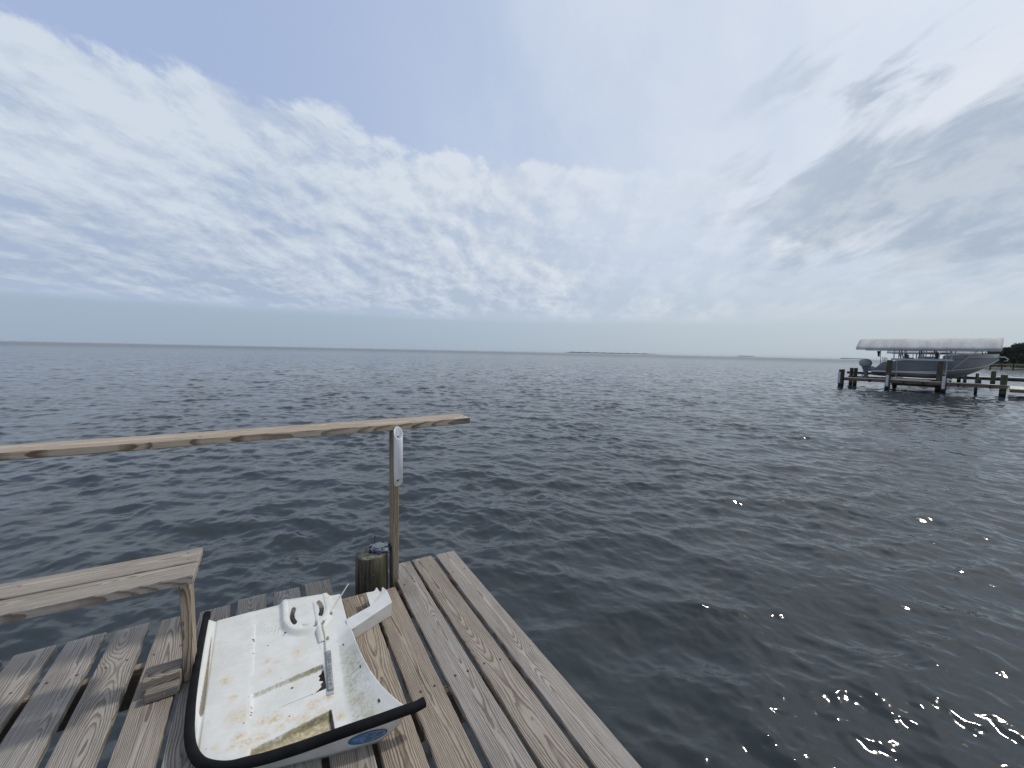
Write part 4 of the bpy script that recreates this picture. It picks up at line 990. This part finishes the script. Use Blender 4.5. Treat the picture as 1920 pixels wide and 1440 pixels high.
b = newbm(); tube(b, [(0, 13.55, -.02), (0, 13.70, -.02), (0, 14.0, -.02), (0, 14.12, -.02)], [.02, .07, .07, .03], 10)
for k in range(3):
    a = k * 2.094; box(b, -.07, .07, -.012, .012, .05, .20, .005, Matrix.Translation((0, 14.08, -.02)) @ Matrix.Rotation(a, 4, 'Y') @ Matrix.Rotation(.5, 4, 'Z'))
obj('propeller', b, MOTD, ob)

boat2 = copy_tree(boat, (66.2, 4.9, -.1), 'second motor boat hidden behind the first, its white top glimpsed between the canopies')
boat['group'] = boat2['group'] = 'motor boats on lifts'

# second dock farther right behind the bow
d2 = thing('second_dock', 'low dark timber dock behind the grey boat, between green posts', 'dock')
b = newbm(); box(b, 61.6, 63.2, -2, 22.0, -.16, -.10, .01); obj('decking', b, DTOP, d2)
for x in (61.5, 63.25):
    b = newbm(); box(b, x, x + .06, -2, 22.0, -.42, -.165, .01); obj('stringer', b, DKTIM, d2)
for (x, y, t_, r_, l_) in ((61.2, 10.05, .50, .17, 'thick green post standing right of the bow behind the near walkway'), (61.3, 11.95, .0, .13, 'short green post below the bow keel, part of the second dock'), (61.3, 13.0, -.15, .12, 'stubby dark post holding the second dock left of the green ones'),
                       (61.3, 10.95, -.2, .14, 'low black post under the second dock between the two green ones'), (64.4, 18.5, .9, .15, 'dark post at the stern end of the second boat lift'), (64.4, 13.0, .9, .15, 'dark post at the bow end of the second boat lift')):
    tag(obj('piling', piling_mesh(r_, WATER - 1, t_, PIL3, n=14, rows=5), PIL3 if 'green' in l_ else PIL2, loc=(x, y, 0)), l_, 'piling', 'posts of the second dock')
b = newbm(); tube(b, [(61.0, 9.8, -.06), (61.0, -2, -.06)], .06, 8); obj('side_pipe', b, ALU, d2)

# far pier
FW = noisy('far_pier_wood', (.17, .15, .13), (.26, .24, .21), 1, .85)
fp_ = thing('far_pier', 'long thin grey pier with a hand rail on posts far off at the right edge', 'pier')
b = newbm(); box(b, 174.5, 176.2, -30, 30.2, -.62, -.46); obj('pier_deck', b, FW, fp_)
b = newbm(); box(b, 174.4, 174.55, -30, 29.5, .66, .80); obj('pier_rail', b, noisy('sun_tinted_rail', (.40, .38, .33), (.48, .46, .42), 1, .8), fp_)  # sunlight along the rail put into a paler wood colour
for k in range(14):
    y = 29.4 - k * 2.05 if k else 29.4
    b = newbm(); tube(b, [(174.5, y, WATER - .5), (174.5, y, .75 if k % 2 else .95)], .14, 8); obj('pier_post', b, DKTIM, fp_)
# low cable fence of piles left of shore: second rail line
b = newbm(); box(b, 150.0, 150.15, -30, 23.5, -.30, -.2); 
tag(obj('boom', b, DKTIM), 'thin dark floating boom line in front of the far pier', 'boom')

# shore with marsh and trees
def strip(name, pts, h, mat_, kind):
    pass
bmS = newbm(); rows = []
for i, y in enumerate(np.linspace(-120, 46, 84)):
    hgt = .35 + .9 * ss(y, 46, 20)
    rows.append([bmS.verts.new((205 + dx_ * (1 + .1 * math.sin(i * .7)) + 4 * math.sin(y * .11) + 30 * ss(y, 34, 46), y, WATER + z_ * hgt)) for dx_, z_ in ((0, -.6), (2, .25), (8, .9), (30, 1.5), (90, 2.6), (160, -.5))])
for a, c in zip(rows, rows[1:]):
    for k in range(5): bmS.faces.new((a[k], c[k], c[k + 1], a[k + 1]))
bmesh.ops.recalc_face_normals(bmS, faces=bmS.faces)
o = obj('shore', bmS, noisy('marsh_soil', (.07, .07, .04), (.13, .12, .07), .2, .9), smooth=True); o['kind'] = 'structure'
b = newbm(); r3 = random.Random(5)
for _ in range(5200):
    y = r3.uniform(-40, 43); x = 208 + r3.random() ** 1.3 * 26 + 30 * ss(y, 34, 46); z0 = WATER + .2; hh = r3.uniform(.7, 1.7); wv = r3.uniform(.12, .3); a = r3.uniform(0, 3.14)
    p0 = Vector((x, y, z0)); d = Vector((math.cos(a), math.sin(a), 0)) * wv; ln = Vector((r3.uniform(-.3, .3), r3.uniform(-.3, .3), hh))
    b.faces.new([b.verts.new(q) for q in (p0 - d, p0 + d, p0 + d * .3 + ln, p0 - d * .3 + ln)])
o = tag(obj('marsh_grass', b, noisy('marsh_grass', (.075, .080, .035), (.17, .15, .075), .25, .9)), 'dull brown green marsh grass along the far right shore', 'marsh grass'); o['kind'] = 'stuff'
BARK = noisy('bark', (.06, .05, .04), (.10, .085, .07), 2, .9)
def leaf_mat(n, a, c): return noisy(n, a, c, .8, .8, lo=.4, hi=.6)
LEAF = [leaf_mat('dark_foliage', (.018, .030, .016), (.045, .065, .030)), leaf_mat('foliage', (.025, .038, .018), (.055, .075, .035))]
def tree(x, y, H, wd, label, seed, li=0):
    r = random.Random(seed); t = thing('tree', label, 'tree', (x, y, WATER + .8), 0, 'trees on the far shore')
    b = newbm(); tube(b, [(0, 0, -.6), (.1, .1, H * .4), (.2, 0, H * .8)], [.28, .2, .06], 8)
    cl = []
    for k in range(16):
        a = r.uniform(0, 6.28); q = r.random() ** .6; zc = H * r.uniform(.12, .93); sp = wd * (1.05 - abs(zc / H - .5) * 1.1)
        c = Vector((q * sp * math.cos(a), q * sp * math.sin(a), zc)); cl.append((c, r.uniform(.22, .42) * wd))
        if k < 8: tube(b, [(.1, 0, H * .35), tuple(c * .6 + Vector((0, 0, H * .15))), tuple(c)], [.10, .06, .02], 5)
    obj('trunk', b, BARK, t)
    b = newbm()
    for _ in range(2600):
        c, rad = cl[r.randrange(len(cl))]
        d = Vector((r.gauss(0, 1), r.gauss(0, 1), r.gauss(0, .75))).normalized() * rad * r.random() ** .35
        p = c + d; s = r.uniform(.16, .34); u_ = Vector((r.gauss(0, 1), r.gauss(0, 1), r.gauss(0, 1))).normalized(); v_ = u_.cross(Vector((r.gauss(0, 1), r.gauss(0, 1), r.gauss(0, 1)))).normalized()
        b.faces.new([b.verts.new(p + q) for q in (u_ * s, v_ * s * .6, -u_ * s, -v_ * s * .6)])
    obj('crown', b, LEAF[li], t)
    return t
specs = [(239, 37.0, 7.4, 3.2, 'dark round tree behind the second and third trees of the far shore row', 0), (243, 35.0, 8.4, 3.4, 'broad tree standing behind the dip in the far shore tree line', 1), (234, 31.6, 8.6, 3.4, 'bushy dark tree in front of the two tallest far shore trees', 0), (233, 28.4, 8.8, 3.4, 'bushy tree in front at the extreme right of the far shore', 1), (236, 39.6, 6.2, 2.8, 'low tree at the left end of the shore trees, just right of the canopy', 0), (242, 38.0, 7.6, 3.0, 'second tree from the left on the far shore', 1), (236, 35.3, 7.4, 2.6, 'dark tree filling the dip between two taller far shore trees', 0),
         (244, 33.2, 9.6, 3.4, 'tall dark tree near the right edge of the far shore', 0), (238, 30.0, 10.4, 3.6, 'tallest dark tree at the right edge of the picture on the far shore', 1), (246, 41.5, 5.2, 2.4, 'small tree glimpsed behind the boat bow on the far shore', 1), (240, 43.6, 4.6, 2.2, 'leftmost small tree hidden behind the canopy end on the far shore', 0),
         (236, 26, 10.5, 3.8, 'big dark tree just outside the right edge of the far shore', 0)]
for i, (x, y, H, wd, lb, li) in enumerate(specs): tree(x, y, H * .92, wd, lb, 20 + i, li)

# distant islands on the horizon
ISL = noisy('air_tinted_woods', (.060, .085, .100), (.085, .11, .125), .01, .9)  # blue of the far air mixed into the woods colour
def island(a0, a1, dist, h, seed):
    r = random.Random(seed); n = 60; b = newbm(); rows = []
    for i in range(n + 1):
        s = i / n; a = R(a0 + (a1 - a0) * s); e = min(1, s * 14, (1 - s) * 6) ; hh = h * e * (.75 + .25 * math.sin(i * 1.3 + seed) * r.uniform(.4, 1)) * (1 - .35 * s)
        rows.append([b.verts.new((dist_ * math.sin(a), dist_ * math.cos(a), z)) for dist_, z in ((dist, WATER - 1), (dist + 5, WATER + hh * .8), (dist + 60, WATER + hh), (dist + 300, WATER + hh * .9), (dist + 500, WATER - 1))])
    for a, c in zip(rows, rows[1:]):
        for k in range(4): b.faces.new((a[k], c[k], c[k + 1], a[k + 1]))
    bmesh.ops.recalc_face_normals(b, faces=b.faces)
    o = obj('island', b, ISL); o['kind'] = 'structure'
island(38.0, 51.2, 4200, 13, 1); island(59.7, 61.7, 4600, 9, 2); island(69.6, 72.2, 3000, 6, 3)

# ------------------------------------------------------------------ air
bm = newbm(); box(bm, -17500, 17500, -17500, 17500, WATER - 3, 13.5)
hm = bpy.data.materials.new('sea_air'); hm.use_nodes = True; nt = hm.node_tree; nt.nodes.clear()
ho = nt.nodes.new('ShaderNodeOutputMaterial'); hv = nt.nodes.new('ShaderNodeVolumePrincipled')
hv.inputs['Color'].default_value = (.96, .985, 1.0, 1); hv.inputs['Density'].default_value = .00005; hv.inputs['Anisotropy'].default_value = 0
nt.links.new(hv.outputs[0], ho.inputs['Volume'])
hz_o = obj('haze', bm, hm); hz_o['kind'] = 'stuff'; tag(hz_o, 'thin sea haze softening the far islands', 'haze')
